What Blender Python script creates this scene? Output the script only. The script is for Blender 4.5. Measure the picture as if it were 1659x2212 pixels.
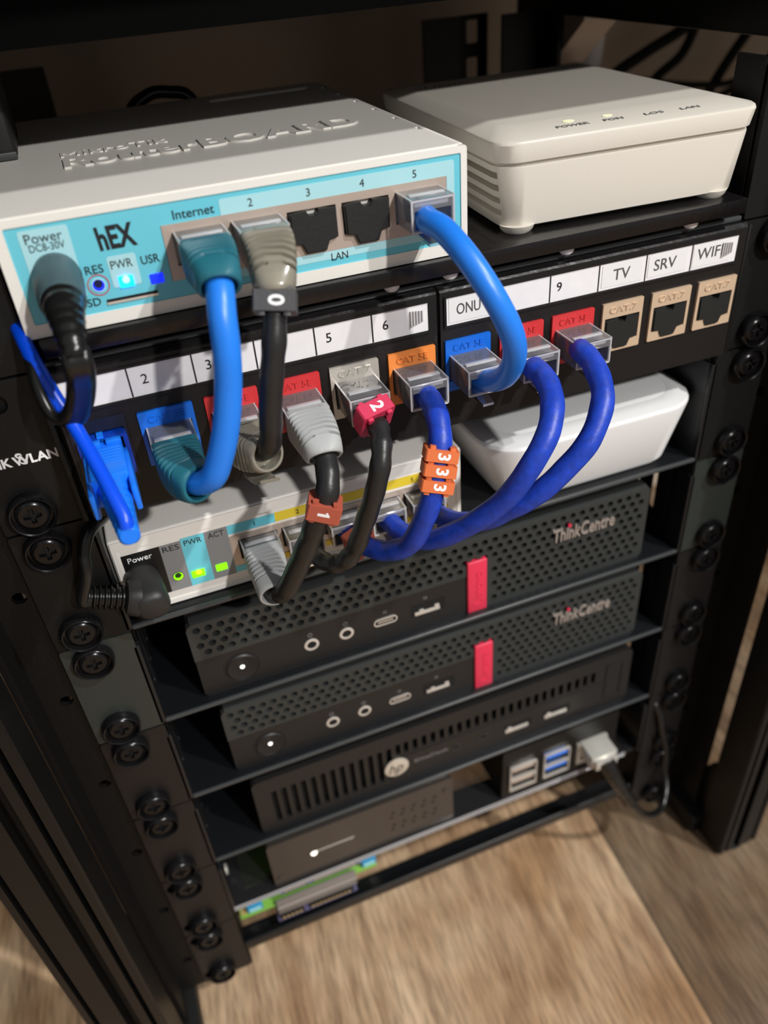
import bpy, bmesh, math, random
from mathutils import Vector, Matrix
from mathutils.geometry import tessellate_polygon

for o in list(bpy.data.objects):
    bpy.data.objects.remove(o, do_unlink=True)
SC = bpy.context.scene
COL = SC.collection
S = 0.001                     # every number below is in millimetres
U = 44.45
random.seed(4)

# ------------------------------------------------------------------ camera
W_, H_ = 1659, 2212
FPX = 1717.0
CAMPOS = Vector((-83.801, -198.467, 126.121))
RIGHT = Vector((0.9311208, -0.35803713, -0.06945112))
DOWN = Vector((-0.26580716, -0.53581015, -0.80140754))
FWD = Vector((0.24972105, 0.76466783, -0.59407281))
cam = bpy.data.cameras.new('camera')
camo = bpy.data.objects.new('camera', cam)
COL.objects.link(camo)
mw = Matrix((( RIGHT.x, -DOWN.x, -FWD.x, CAMPOS.x*S),
             ( RIGHT.y, -DOWN.y, -FWD.y, CAMPOS.y*S),
             ( RIGHT.z, -DOWN.z, -FWD.z, CAMPOS.z*S),
             (0, 0, 0, 1)))
camo.matrix_world = mw
cam.sensor_fit = 'VERTICAL'
cam.sensor_height = 36.0
cam.sensor_width = 36.0*W_/H_
cam.lens = 36.0*FPX/H_
cam.clip_start = 0.005
cam.clip_end = 20
cam.dof.use_dof = True
cam.dof.focus_distance = 0.222
cam.dof.aperture_fstop = 9.5
SC.camera = camo

# ------------------------------------------------------------------ world, lamps, exposure
SC.view_settings.view_transform = 'Standard'
SC.view_settings.look = 'None'
SC.view_settings.gamma = 1
SC.view_settings.use_curve_mapping = False
SC.view_settings.exposure = 0.0
SC.cycles.transparent_max_bounces = 32
world = bpy.data.worlds.new('room_air')
SC.world = world
world.use_nodes = True
bg = world.node_tree.nodes['Background']
bg.inputs[0].default_value = (1.0, 0.97, 0.945, 1)
bg.inputs[1].default_value = 0.27

def lamp(name, loc, target, power, size, color):
    l = bpy.data.lights.new(name, 'AREA')
    l.shape = 'DISK'
    l.size = size*S
    l.energy = power
    l.color = color
    o = bpy.data.objects.new(name, l)
    COL.objects.link(o)
    o.location = Vector(loc)*S
    d = (Vector(target)-Vector(loc)).normalized()
    o.rotation_euler = d.to_track_quat('-Z', 'Y').to_euler()
    return o
KD = Vector((0.62, -0.70, 1.0)).normalized()
lamp('ceiling_spot_lamp', Vector((0, 0, 30))+KD*1700, (0, 0, 0), 18.5, 45, (1.0, 0.985, 0.965))
KB = Vector((0.95, -2.75, 1.85)).normalized()
lamp('low_front_lamp', Vector((0, 0, 40))+KB*1700, (0, 0, 0), 19.0, 60, (1.0, 0.975, 0.945))  # unseen lower lamp in front, read off the second shadow edge

# ------------------------------------------------------------------ materials
def lin(c):
    c = c/255.0
    return c/12.92 if c <= 0.04045 else ((c+0.055)/1.055)**2.4
def rgb(r, g, b):
    return (lin(r), lin(g), lin(b), 1.0)
MATS = {}
def mat(name, col, rough=0.5, metal=0.0, bump=0.0, bscale=900.0, spec=0.5, emit=None, estr=0.0, var=0.0, coat=0.0):
    if name in MATS:
        return MATS[name]
    m = bpy.data.materials.new(name)
    m.use_nodes = True
    nt = m.node_tree
    p = nt.nodes['Principled BSDF']
    p.inputs['Base Color'].default_value = rgb(*col)
    p.inputs['Roughness'].default_value = rough
    p.inputs['Metallic'].default_value = metal
    p.inputs['Specular IOR Level'].default_value = spec
    if coat:
        p.inputs['Coat Weight'].default_value = coat
    if emit:
        p.inputs['Emission Color'].default_value = rgb(*emit)
        p.inputs['Emission Strength'].default_value = estr
    if bump or var:
        tc = nt.nodes.new('ShaderNodeTexCoord')
        nz = nt.nodes.new('ShaderNodeTexNoise')
        nz.inputs['Scale'].default_value = bscale
        nz.inputs['Detail'].default_value = 3
        nt.links.new(tc.outputs['Object'], nz.inputs['Vector'])
        if bump:
            b = nt.nodes.new('ShaderNodeBump')
            b.inputs['Strength'].default_value = bump
            b.inputs['Distance'].default_value = 0.0003
            nt.links.new(nz.outputs['Fac'], b.inputs['Height'])
            nt.links.new(b.outputs['Normal'], p.inputs['Normal'])
        if var:
            mx = nt.nodes.new('ShaderNodeMix')
            mx.data_type = 'RGBA'
            a = [max(0, c*(1-var)) for c in col]
            e = [min(255, c*(1+var)) for c in col]
            mx.inputs[6].default_value = rgb(*a)
            mx.inputs[7].default_value = rgb(*e)
            nt.links.new(nz.outputs['Fac'], mx.inputs[0])
            nt.links.new(mx.outputs[2], p.inputs['Base Color'])
    MATS[name] = m
    return m
def clear(name, tint, body=0.12, bodycol=(235, 235, 240), gl=0.9):
    """clear moulded plastic: transparent with a fresnel reflection and a little milky body"""
    if name in MATS:
        return MATS[name]
    m = bpy.data.materials.new(name)
    m.use_nodes = True
    nt = m.node_tree
    nt.nodes.remove(nt.nodes['Principled BSDF'])
    out = nt.nodes['Material Output']
    tr = nt.nodes.new('ShaderNodeBsdfTransparent')
    tr.inputs[0].default_value = rgb(*tint)
    gs = nt.nodes.new('ShaderNodeBsdfGlossy')
    gs.inputs['Roughness'].default_value = 0.12
    gs.inputs['Color'].default_value = (gl, gl, gl, 1)
    df = nt.nodes.new('ShaderNodeBsdfPrincipled')
    df.inputs['Base Color'].default_value = rgb(*bodycol)
    df.inputs['Roughness'].default_value = 0.3
    fr = nt.nodes.new('ShaderNodeFresnel')
    fr.inputs['IOR'].default_value = 1.55
    m1 = nt.nodes.new('ShaderNodeMixShader')
    m2 = nt.nodes.new('ShaderNodeMixShader')
    m1.inputs[0].default_value = body
    nt.links.new(tr.outputs[0], m1.inputs[1])
    nt.links.new(df.outputs[0], m1.inputs[2])
    nt.links.new(fr.outputs[0], m2.inputs[0])
    nt.links.new(m1.outputs[0], m2.inputs[1])
    nt.links.new(gs.outputs[0], m2.inputs[2])
    nt.links.new(m2.outputs[0], out.inputs[0])
    MATS[name] = m
    return m

BLACK = mat('black_powder_coat', (11, 11, 11), 0.45, spec=0.3, bump=0.25, bscale=1500)
RAILM = mat('rail_powder_coat', (13, 12, 12), 0.5, spec=0.25, bump=0.3, bscale=1400)
EARL = mat('grey_green_sheet', (42, 47, 44), 0.42, bump=0.2, bscale=1600)
EARM = mat('brown_black_sheet', (17, 15, 16), 0.45, bump=0.2, bscale=1600)
POSTM = mat('anodised_black', (13, 13, 13), 0.4, spec=0.3, bump=0.15, bscale=1200)
SCREWM = mat('black_screw_steel', (30, 29, 30), 0.22, metal=0.5)
DARK = mat('dark_cavity', (6, 6, 6), 0.8)
SLABM = mat('black_gloss_sheet', (17, 15, 16), 0.25, bump=0.35, bscale=300)
PANELM = mat('panel_black_plastic', (22, 19, 19), 0.48, spec=0.4, bump=0.2, bscale=1500)
EARP = mat('panel_ear_black', (9, 9, 9), 0.55, spec=0.35, bump=0.2, bscale=1500)
HEXW = mat('router_white_plastic', (229, 226, 219), 0.42, bump=0.12, bscale=1500)
ONUW = mat('cream_plastic', (212, 206, 195), 0.38, bump=0.08, bscale=1500)
BOXW = mat('pure_white_plastic', (228, 228, 228), 0.35, bump=0.05, bscale=1500)
SWW = mat('switch_white_plastic', (232, 228, 222), 0.45, bump=0.1, bscale=1500)
PAPER = mat('label_paper', (232, 230, 232), 0.45, var=0.03, bscale=250)
INK = mat('black_ink', (28, 28, 32), 0.5)
GREYINK = mat('grey_ink', (120, 120, 118), 0.5)
TEAL = mat('teal_sticker', (104, 196, 214), 0.4)
LTEAL = mat('pale_teal_sticker', (168, 216, 224), 0.4)
NICKEL = mat('nickel_jack', (190, 174, 162), 0.36, metal=0.3, bump=0.08, bscale=800)
BRIGHT = mat('bright_steel', (226, 222, 214), 0.25, metal=0.55)
RUBBER = mat('black_rubber_cap', (30, 32, 32), 0.45, bump=0.25, bscale=900)
CBLUE = mat('light_blue_jacket', (34, 126, 236), 0.36, bump=0.1, bscale=400)
CNAVY = mat('dark_blue_jacket', (24, 62, 176), 0.42, bump=0.4, bscale=420, var=0.22)
CBLACK = mat('black_jacket', (34, 34, 34), 0.36, bump=0.5, bscale=300)
CPOWER = mat('black_power_jacket', (22, 22, 22), 0.25)
CFIBER = mat('fibre_blue_jacket', (0, 76, 228), 0.32)
FBLUE = mat('fibre_connector_blue', (22, 122, 244), 0.36, bump=0.08)
FNAVY = mat('fibre_adapter_blue', (8, 60, 178), 0.4)
NAVYBLK = mat('blue_black_plastic', (14, 18, 34), 0.45)
TBOOT = mat('teal_rubber', (30, 102, 118), 0.5, bump=0.1)
GBOOT = mat('grey_rubber', (168, 170, 170), 0.5, bump=0.08)
CLEAR = clear('clear_polycarbonate', (253, 253, 254), 0.14, (240, 240, 244))
CLEARHL = clear('milky_highlight_plastic', (250, 250, 252), 0.5, (244, 244, 248))  # milky body puts the bright highlights of clear edges into the colour
CLEARB = clear('clear_soft_boot', (205, 200, 186), 0.42, (196, 190, 172), 0.7)
ACRYL = clear('clear_acrylic', (235, 232, 230), 0.02, gl=0.45)
MRED = mat('red_brown_marker', (172, 84, 64), 0.5)
MORANGE = mat('orange_marker', (222, 114, 62), 0.5)
MPINK = mat('crimson_marker', (206, 50, 86), 0.45)
MGREY = mat('charcoal_marker', (70, 70, 72), 0.55, bump=0.3)
MBLACK = mat('black_marker', (18, 18, 18), 0.5)
WINK = mat('white_ink', (240, 240, 240), 0.5)
KBLUE = mat('keystone_blue', (14, 104, 214), 0.4)
KRED = mat('keystone_red', (206, 52, 56), 0.42)
KORANGE = mat('keystone_orange', (238, 140, 66), 0.42)
KSILVER = mat('keystone_silver', (206, 200, 190), 0.3, metal=0.4)
KGOLD = mat('keystone_champagne', (212, 186, 158), 0.4, metal=0.25)
GOLD = mat('gold_contact', (226, 198, 132), 0.35, metal=0.4)
PCBEZ = mat('graphite_bezel', (47, 50, 49), 0.5, bump=0.15, bscale=1500)
PCBLK = mat('black_bezel_plastic', (26, 25, 25), 0.5, bump=0.15, bscale=1500)
REDTAB = mat('red_tab', (222, 52, 82), 0.42)
CHROME = mat('chrome_letters', (205, 196, 190), 0.3, metal=0.7)
SHELFM = mat('shelf_black_paint', (17, 19, 22), 0.36, bump=0.15, bscale=1500)

# ------------------------------------------------------------------ mesh builder
class MB:
    def __init__(self):
        self.v, self.f, self.fm, self.mats = [], [], [], []
    def mi(self, m):
        if m not in self.mats:
            self.mats.append(m)
        return self.mats.index(m)
    def add(self, vs, fs, m):
        n = len(self.v); k = self.mi(m)
        self.v += [Vector(v) for v in vs]
        for f in fs:
            self.f.append([i+n for i in f]); self.fm.append(k)
        return self
    def box(self, x0, x1, y0, y1, z0, z1, m, bev=0.0, seg=2):
        bm = bmesh.new()
        bmesh.ops.create_cube(bm, size=1)
        for v in bm.verts:
            v.co = Vector(((x0+x1)/2+v.co.x*(x1-x0), (y0+y1)/2+v.co.y*(y1-y0), (z0+z1)/2+v.co.z*(z1-z0)))
        if bev > 0:
            bmesh.ops.bevel(bm, geom=bm.edges[:], offset=bev, segments=seg, affect='EDGES', profile=0.5)
        return self.bm(bm, m)
    def bm(self, bm, m):
        bm.verts.index_update()
        vs = [v.co.copy() for v in bm.verts]
        fs = [[v.index for v in f.verts] for f in bm.faces]
        bm.free()
        return self.add(vs, fs, m)
    def plate(self, outer, holes, d0, d1, fr, m, back=True):
        """flat plate with holes, outline counter-clockwise in (a, b), from depth d0 (front is d1) along the frame's third axis"""
        loops = [list(outer)]+[list(h) for h in holes]
        polys = [[Vector((p[0], p[1], 0)) for p in l] for l in loops]
        tris = tessellate_polygon(polys)
        flat = [p for l in loops for p in l]
        n = len(flat)
        vs = [fr(p[0], p[1], d1) for p in flat]+[fr(p[0], p[1], d0) for p in flat]
        fs = []
        def area(t):
            a, b, c = [flat[i] for i in t]
            return (b[0]-a[0])*(c[1]-a[1])-(c[0]-a[0])*(b[1]-a[1])
        for t in tris:
            t = list(t)
            if area(t) < 0: t.reverse()
            fs.append(t)
            if back: fs.append([i+n for i in reversed(t)])
        base = 0
        for li, l in enumerate(loops):
            k = len(l)
            sgn = sum(l[i][0]*l[(i+1) % k][1]-l[(i+1) % k][0]*l[i][1] for i in range(k))
            flip = (sgn > 0) != (li == 0)
            for i in range(k):
                a, b = base+i, base+(i+1) % k
                q = [a, a+n, b+n, b]
                if flip: q.reverse()
                fs.append(q)
            base += k
        return self.add(vs, fs, m)
    def lathe(self, prof, fr, m, n=24, cap=True):
        vs, fs = [], []
        for r, h in prof:
            for i in range(n):
                a = 2*math.pi*i/n
                vs.append(fr(r*math.cos(a), r*math.sin(a), h))
        for j in range(len(prof)-1):
            for i in range(n):
                a, b = j*n+i, j*n+(i+1) % n
                fs.append([a, b, b+n, a+n])
        if cap:
            fs.append(list(range(n))[::-1])
            fs.append([(len(prof)-1)*n+i for i in range(n)])
        return self.add(vs, fs, m)
    def rings(self, rings, m, cap0=True, cap1=True):
        n = len(rings[0])
        vs = [p for r in rings for p in r]
        fs = []
        for j in range(len(rings)-1):
            for i in range(n):
                a, b = j*n+i, j*n+(i+1) % n
                fs.append([a, b, b+n, a+n])
        if cap0: fs.append(list(range(n))[::-1])
        if cap1: fs.append([(len(rings)-1)*n+i for i in range(n)])
        return self.add(vs, fs, m)
    def tube(self, pts, r, m, n=16, caps=True, wob=0.0, prof=None, up=None):
        """tube along points; r number or function of 0..1"""
        pts = [Vector(p) for p in pts]
        k = len(pts)
        tans = []
        for i in range(k):
            a = pts[max(0, i-1)]; b = pts[min(k-1, i+1)]
            tans.append((b-a).normalized())
        ref = up or Vector((0, 0, 1))
        if abs(tans[0].dot(ref)) > 0.95: ref = Vector((1, 0, 0))
        nrm = (ref-tans[0]*ref.dot(tans[0])).normalized()
        rings = []
        for i in range(k):
            nrm = (nrm-tans[i]*nrm.dot(tans[i])).normalized()
            bi = tans[i].cross(nrm)
            t = i/(k-1)
            rr = r(t) if callable(r) else r
            if wob: rr *= 1+wob*math.sin(i*0.9+k)+wob*0.7*math.sin(i*0.37*2+1)
            if prof:
                ring = [pts[i]+nrm*(x*rr)+bi*(y*rr) for x, y in prof]
            else:
                ring = [pts[i]+nrm*(math.cos(2*math.pi*j/n)*rr)+bi*(math.sin(2*math.pi*j/n)*rr) for j in range(n)]
            rings.append(ring)
        return self.rings(rings, m, caps, caps)
    def quad(self, fr, a0, a1, b0, b1, d, m, rad=0.0):
        return self.plate(rrect(a0, a1, b0, b1, rad), [], d-0.05, d, fr, m, back=False)
    def text(self, s, fr, ca, cb, h, m, w=None, d=0.0, th=0.06, rot=0.0, shear=0.0, bold=0.0):
        vs, fs = text_mesh(s, bold)
        xs = [v[0] for v in vs]; ys = [v[1] for v in vs]
        x0, x1, y0, y1 = min(xs), max(xs), 0.0, text_cap(s, bold)
        sy = h/(y1-y0)
        sx = sy if w is None else w/(x1-x0)
        c, sn = math.cos(rot), math.sin(rot)
        out = []
        for v in vs:
            a = (v[0]-(x0+x1)/2)*sx+shear*(v[1]-(y0+y1)/2)*sy
            b = (v[1]-(y0+y1)/2)*sy
            out.append(fr(ca+a*c-b*sn, cb+a*sn+b*c, d+(th if v[2] > 0 else -0.02)))
        return self.add(out, fs, m)
    def build(self, name, parent=None, sharp=40, world=True, smooth=True):
        me = bpy.data.meshes.new(name)
        off = Vector((0, 0, 0))
        if parent is not None and world:
            p = parent
            while p is not None:
                off += Vector(p.get('_o', (0, 0, 0))) if '_o' in p else Vector((0, 0, 0))
                p = p.parent
        me.from_pydata([(v-off)*S for v in self.v], [], self.f)
        for m in self.mats: me.materials.append(m)
        me.polygons.foreach_set('material_index', self.fm)
        if smooth:
            me.polygons.foreach_set('use_smooth', [True]*len(me.polygons))
            me.set_sharp_from_angle(angle=math.radians(sharp))
        me.update()
        o = bpy.data.objects.new(name, me)
        COL.objects.link(o)
        if parent is not None: o.parent = parent
        return o

_T = {}
def text_mesh(s, bold=0.0):
    key = (s, bold)
    if key in _T: return _T[key]
    cu = bpy.data.curves.new('lettering', 'FONT')
    cu.body = s
    cu.size = 1
    cu.extrude = 0.02
    cu.offset = bold
    cu.resolution_u = 3
    o = bpy.data.objects.new('lettering', cu)
    COL.objects.link(o)
    dg = bpy.context.evaluated_depsgraph_get()
    me = bpy.data.meshes.new_from_object(o.evaluated_get(dg))
    vs = [tuple(v.co) for v in me.vertices]
    fs = [list(p.vertices) for p in me.polygons]
    bpy.data.objects.remove(o, do_unlink=True)
    bpy.data.curves.remove(cu)
    bpy.data.meshes.remove(me)
    _T[key] = (vs, fs)
    return _T[key]
def text_cap(s, bold):
    return max(v[1] for v in text_mesh('H', bold)[0])

def frame(o, ex, ey, ez):
    o, ex, ey, ez = Vector(o), Vector(ex), Vector(ey), Vector(ez)
    return lambda a, b, c: o+ex*a+ey*b+ez*c
def front(y):                 # a = X, b = Z, third axis towards the viewer (-Y)
    return frame((0, y, 0), (1, 0, 0), (0, 0, 1), (0, -1, 0))
def top(z):
    return frame((0, 0, z), (1, 0, 0), (0, 1, 0), (0, 0, 1))
def rrect(a0, a1, b0, b1, r=0.0, n=5):
    if r <= 0: return [(a0, b0), (a1, b0), (a1, b1), (a0, b1)]
    out = []
    for cx, cy, s in ((a1-r, b0+r, -90), (a1-r, b1-r, 0), (a0+r, b1-r, 90), (a0+r, b0+r, 180)):
        for i in range(n+1):
            t = math.radians(s+90*i/n)
            out.append((cx+r*math.cos(t), cy+r*math.sin(t)))
    return out
def circ(a, b, r, n=14, ph=0.0):
    return [(a+r*math.cos(2*math.pi*i/n+ph), b+r*math.sin(2*math.pi*i/n+ph)) for i in range(n)]
def spline(pts, sub=8):
    pts = [Vector(p) for p in pts]
    P = [pts[0]*2-pts[1]]+pts+[pts[-1]*2-pts[-2]]
    out = []
    for i in range(1, len(P)-2):
        p0, p1, p2, p3 = P[i-1], P[i], P[i+1], P[i+2]
        for j in range(sub):
            t = j/sub
            out.append(0.5*((2*p1)+(p2-p0)*t+(2*p0-5*p1+4*p2-p3)*t*t+(3*p1-p0-3*p2+p3)*t*t*t))
    out.append(pts[-1])
    return out
def superring(c, ex, ey, a, b, p=4.0, n=24):
    out = []
    for i in range(n):
        t = 2*math.pi*(i+0.5)/n
        ct, st = math.cos(t), math.sin(t)
        out.append(Vector(c)+Vector(ex)*(a*math.copysign(abs(ct)**(2/p), ct))+Vector(ey)*(b*math.copysign(abs(st)**(2/p), st)))
    return out

def thing(name, label, cat, loc=(0, 0, 0), group=None, rotz=0.0):
    o = bpy.data.objects.new(name, None)
    o.empty_display_size = 0.01
    COL.objects.link(o)
    o.location = Vector(loc)*S
    o['_o'] = tuple(loc)
    o.rotation_euler = (0, 0, rotz)
    o['label'] = label
    o['category'] = cat
    if group: o['group'] = group
    return o
def tag(o, label, cat, group=None):
    o['label'] = label; o['category'] = cat
    if group: o['group'] = group
    return o
def dup(root, loc, label, group=None):
    r = root.copy(); COL.objects.link(r)
    r.location = Vector(loc)*S
    r['label'] = label
    if group: r['group'] = group
    for ch in list(root.children):
        c = ch.copy(); COL.objects.link(c); c.parent = r
        for g in list(ch.children):
            d = g.copy(); COL.objects.link(d); d.parent = c
    return r
def structure(o):
    o['kind'] = 'structure'
    return o

# ------------------------------------------------------------------ floor and wall
FZ = -285.0
def wood():
    m = bpy.data.materials.new('oak_laminate'); m.use_nodes = True
    nt = m.node_tree; p = nt.nodes['Principled BSDF']; N = nt.nodes.new; L = nt.links.new
    tc = N('ShaderNodeTexCoord')
    mp = N('ShaderNodeMapping'); mp.inputs['Rotation'].default_value = (0, 0, math.radians(4))
    L(tc.outputs['Object'], mp.inputs['Vector'])
    wv = N('ShaderNodeMapping'); wv.inputs['Scale'].default_value = (95, 9, 1)
    L(mp.outputs[0], wv.inputs['Vector'])
    warp = N('ShaderNodeTexNoise'); warp.inputs['Scale'].default_value = 9; warp.inputs['Detail'].default_value = 2
    L(mp.outputs[0], warp.inputs['Vector'])
    wa = N('ShaderNodeVectorMath'); wa.operation = 'MULTIPLY_ADD'
    L(warp.outputs['Color'], wa.inputs[0]); wa.inputs[1].default_value = (2.6, 0.5, 0); L(wv.outputs[0], wa.inputs[2])
    g1 = N('ShaderNodeTexNoise'); g1.inputs['Scale'].default_value = 1.0; g1.inputs['Detail'].default_value = 6; g1.inputs['Roughness'].default_value = 0.65
    L(wa.outputs[0], g1.inputs['Vector'])
    cr = N('ShaderNodeValToRGB')
    e = cr.color_ramp.elements
    e[0].position = 0.30; e[0].color = rgb(152, 122, 94)
    e[1].position = 0.72; e[1].color = rgb(226, 198, 164)
    k = e.new(0.5); k.color = rgb(200, 171, 138)
    L(g1.outputs['Fac'], cr.inputs[0])
    # fine pores
    w2 = N('ShaderNodeMapping'); w2.inputs['Scale'].default_value = (900, 70, 1)
    L(mp.outputs[0], w2.inputs['Vector'])
    g2 = N('ShaderNodeTexNoise'); g2.inputs['Scale'].default_value = 1.0; g2.inputs['Detail'].default_value = 3
    L(w2.outputs[0], g2.inputs['Vector'])
    c2 = N('ShaderNodeMapRange'); c2.inputs[1].default_value = 0.3; c2.inputs[2].default_value = 0.62; c2.inputs[3].default_value = 0.58; c2.inputs[4].default_value = 1.08
    L(g2.outputs['Fac'], c2.inputs[0])
    mul = N('ShaderNodeMix'); mul.data_type = 'RGBA'; mul.blend_type = 'MULTIPLY'; mul.inputs[0].default_value = 1
    L(cr.outputs[0], mul.inputs[6])
    cmb = N('ShaderNodeCombineColor')
    for i in range(3): L(c2.outputs[0], cmb.inputs[i])
    L(cmb.outputs[0], mul.inputs[7])
    # board seams, and a tone stepping darker to the right
    sx = N('ShaderNodeSeparateXYZ'); L(mp.outputs[0], sx.inputs[0])
    t = N('ShaderNodeMath'); t.operation = 'ADD'; t.inputs[1].default_value = 0.16
    L(sx.outputs[0], t.inputs[0])
    dv = N('ShaderNodeMath'); dv.operation = 'DIVIDE'; dv.inputs[1].default_value = 0.25; L(t.outputs[0], dv.inputs[0])
    fl = N('ShaderNodeMath'); fl.operation = 'FLOOR'; L(dv.outputs[0], fl.inputs[0])
    tr = N('ShaderNodeMapRange'); tr.inputs[3].default_value = 1.0; tr.inputs[4].default_value = 0.4; L(fl.outputs[0], tr.inputs[0])
    frc = N('ShaderNodeMath'); frc.operation = 'FRACT'; L(dv.outputs[0], frc.inputs[0])
    sm = N('ShaderNodeMath'); sm.operation = 'GREATER_THAN'; sm.inputs[1].default_value = 0.008; L(frc.outputs[0], sm.inputs[0])
    sr = N('ShaderNodeMapRange'); sr.inputs[3].default_value = 0.7; sr.inputs[4].default_value = 1.0; L(sm.outputs[0], sr.inputs[0])
    mm = N('ShaderNodeMath'); mm.operation = 'MULTIPLY'; L(tr.outputs[0], mm.inputs[0]); L(sr.outputs[0], mm.inputs[1])
    mul2 = N('ShaderNodeMix'); mul2.data_type = 'RGBA'; mul2.blend_type = 'MULTIPLY'; mul2.inputs[0].default_value = 1
    cm2 = N('ShaderNodeCombineColor')
    for i in range(3): L(mm.outputs[0], cm2.inputs[i])
    L(mul.outputs[2], mul2.inputs[6]); L(cm2.outputs[0], mul2.inputs[7])
    bl = N('ShaderNodeTexNoise'); bl.inputs['Scale'].default_value = 16; bl.inputs['Detail'].default_value = 3
    L(mp.outputs[0], bl.inputs['Vector'])
    bm_ = N('ShaderNodeMapRange'); bm_.inputs[1].default_value = 0.35; bm_.inputs[2].default_value = 0.65
    L(bl.outputs['Fac'], bm_.inputs[0])
    mul3 = N('ShaderNodeMix'); mul3.data_type = 'RGBA'; mul3.blend_type = 'MULTIPLY'
    L(mul2.outputs[2], mul3.inputs[6]); mul3.inputs[7].default_value = rgb(206, 188, 170)
    L(bm_.outputs[0], mul3.inputs[0])
    L(mul3.outputs[2], p.inputs['Base Color'])
    p.inputs['Roughness'].default_value = 0.5
    b = N('ShaderNodeBump'); b.inputs['Strength'].default_value = 0.25; b.inputs['Distance'].default_value = 0.0006
    L(g2.outputs['Fac'], b.inputs['Height']); L(b.outputs[0], p.inputs['Normal'])
    return m
WOOD = wood()
WALLM = mat('tan_wall_paint', (176, 160, 142), 0.8, bump=0.15, bscale=120)
structure(MB().box(-1500, 1500, -1200, 262, FZ-15, FZ, WOOD).build('floor'))
structure(MB().box(-1500, 1500, 262, 280, FZ, 900, WALLM).build('wall_back'))

# ------------------------------------------------------------------ rack frame
rack = thing('server_rack', 'open black metal ten-inch rack frame standing on the wood floor', 'rack', (0, 80, FZ))
RAILTOP, RAILBOT = 2*U, -6*U-3.0
def rail(sx, y, flip):
    b = MB()
    out = rrect(105.0, 139.5, RAILBOT, RAILTOP)
    holes = []
    for k in range(-1, 6):
        zc = -k*U-U/2
        holes.append(circ(131.0, zc, 2.1, 12))
    for k in range(-2, 7):
        for dz in (6.35, -6.35, 22.2):
            z = -k*U+dz
            if RAILBOT+4 < z < RAILTOP-4 and not any(abs(h[0][1]-z) < 0.1 and abs(h[0][0]-121) < 3 for h in holes):
                holes.append(circ(118.26, z, 2.2, 10))
    if y > 100:
        holes = []
        z = RAILBOT+8
        while z < RAILTOP-10:
            holes.append(rrect(106.4, 112.8, z, z+9.6, 0.6, 2)); z += 15.4
        out = rrect(102.3, 117.6, RAILBOT, RAILTOP)
    if sx < 0:
        out = [(-a, c) for a, c in out][::-1]
        holes = [[(-a, c) for a, c in h][::-1] for h in holes]
    fr = frame((0, y, 0), (1, 0, 0), (0, 0, 1), (0, -1, 0))
    b.plate(out, holes, -1.8, 0, fr, RAILM)
    # side flange of the rail
    y0, y1 = (-14.0, 36.0) if y < 100 else (y-30.0, y+8.0)
    b.box(min(sx*138, sx*140.2), max(sx*138, sx*140.2), y0, y1, RAILBOT, RAILTOP, RAILM)
    if y > 100: b.box(min(sx*84, sx*102.5), max(sx*84, sx*102.5), y-1, y+1, RAILBOT, RAILTOP, BLACK)  # added black strip standing for the wall's shade beside the rear rail
    if y > 100: b.box(min(sx*117.2, sx*147), max(sx*117.2, sx*147), y-16, y-14, RAILBOT, RAILTOP, BLACK)  # second added black strip, covers the lit wall outside the rear rail
    else: b.box(min(sx*104.6, sx*106.2), max(sx*104.6, sx*106.2), y, y+12, RAILBOT, RAILTOP, RAILM)
    return b.build('rail', rack)
for sx in (-1, 1):
    rail(sx, 0.3, False)
    rail(sx, 196, True)
def post(sx, y0, y1):
    """grooved aluminium upright"""
    yc = y1
    pr = [(138.5, y1), (138.5, y0+0.8), (139.3, y0), (141.6, y0), (142.2, y0+5.5), (143.0, y0+5.5), (143.4, y0), (146.4, y0), (146.8, y0+6.5),
          (150.6, y0+6.5), (151.0, y0), (158.6, y0), (159.0, y0+3.0), (160.0, y0+3.0), (160.4, y0), (162.4, y0), (163, y0+0.8), (163, y1)]
    if sx < 0: pr = [(-a, c) for a, c in pr]
    else: pr = pr[::-1]
    fr = frame((0, 0, 0), (1, 0, 0), (0, 1, 0), (0, 0, 1))
    area = sum(pr[i][0]*pr[(i+1) % len(pr)][1]-pr[(i+1) % len(pr)][0]*pr[i][1] for i in range(len(pr)))
    if area < 0: pr = pr[::-1]
    return MB().plate(pr, [], FZ+2, 108, fr, POSTM).build('post', rack)
for sx in (-1, 1):
    post(sx, -37, -20.5)
    post(sx, 186, 206)
    a, b_ = (130, 163) if sx > 0 else (-163, -130)
    MB().box(a, b_, -20.5, 186, 89, 107, BLACK, 0.8).build('top_beam', rack)
    a, b_ = (133, 160) if sx > 0 else (-160, -133)
    MB().box(a, b_, -20.5, 186, FZ+2, RAILBOT-1, BLACK, 0.8).build('bottom_beam', rack)
    # gusset plates
    for yy, sg in ((-20.5, 1), (186, -1)):
        pts = [(yy, -232), (yy+sg*5, -232), (yy+sg*24, RAILBOT-0.5), (yy, RAILBOT-0.5)]
        if sg < 0: pts = pts[::-1]
        MB().plate(pts, [], 0, 2, frame((sx*141.5, 0, 0), (0, 1, 0), (0, 0, 1), (sx, 0, 0)), BLACK).build('gusset', rack)
    c = MB()
    fr = frame((sx*141.0, 0, 0), (0, 1, 0), (0, 0, 1), (sx, 0, 0))
    c.plate([(186, 89), (150, 89), (150, 86), (176, 66), (186, 66)][::-1], [circ(176, 79, 3, 12)], 0, 18, fr, NICKEL)
    c.build('corner_bracket', rack)
    for yy in (-28, 196):
        MB().lathe([(9, 0), (9, 2)], frame((sx*151, yy, FZ), (1, 0, 0), (0, 1, 0), (0, 0, 1)), RUBBER, 20).build('rubber_foot', rack)
MB().box(-163, 163, 30, 46, 108.4, 152, mat('matte_black_cabinet', (4, 4, 4), 0.9, spec=0.1), 0.5).build('top_crossbar', rack)
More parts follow.
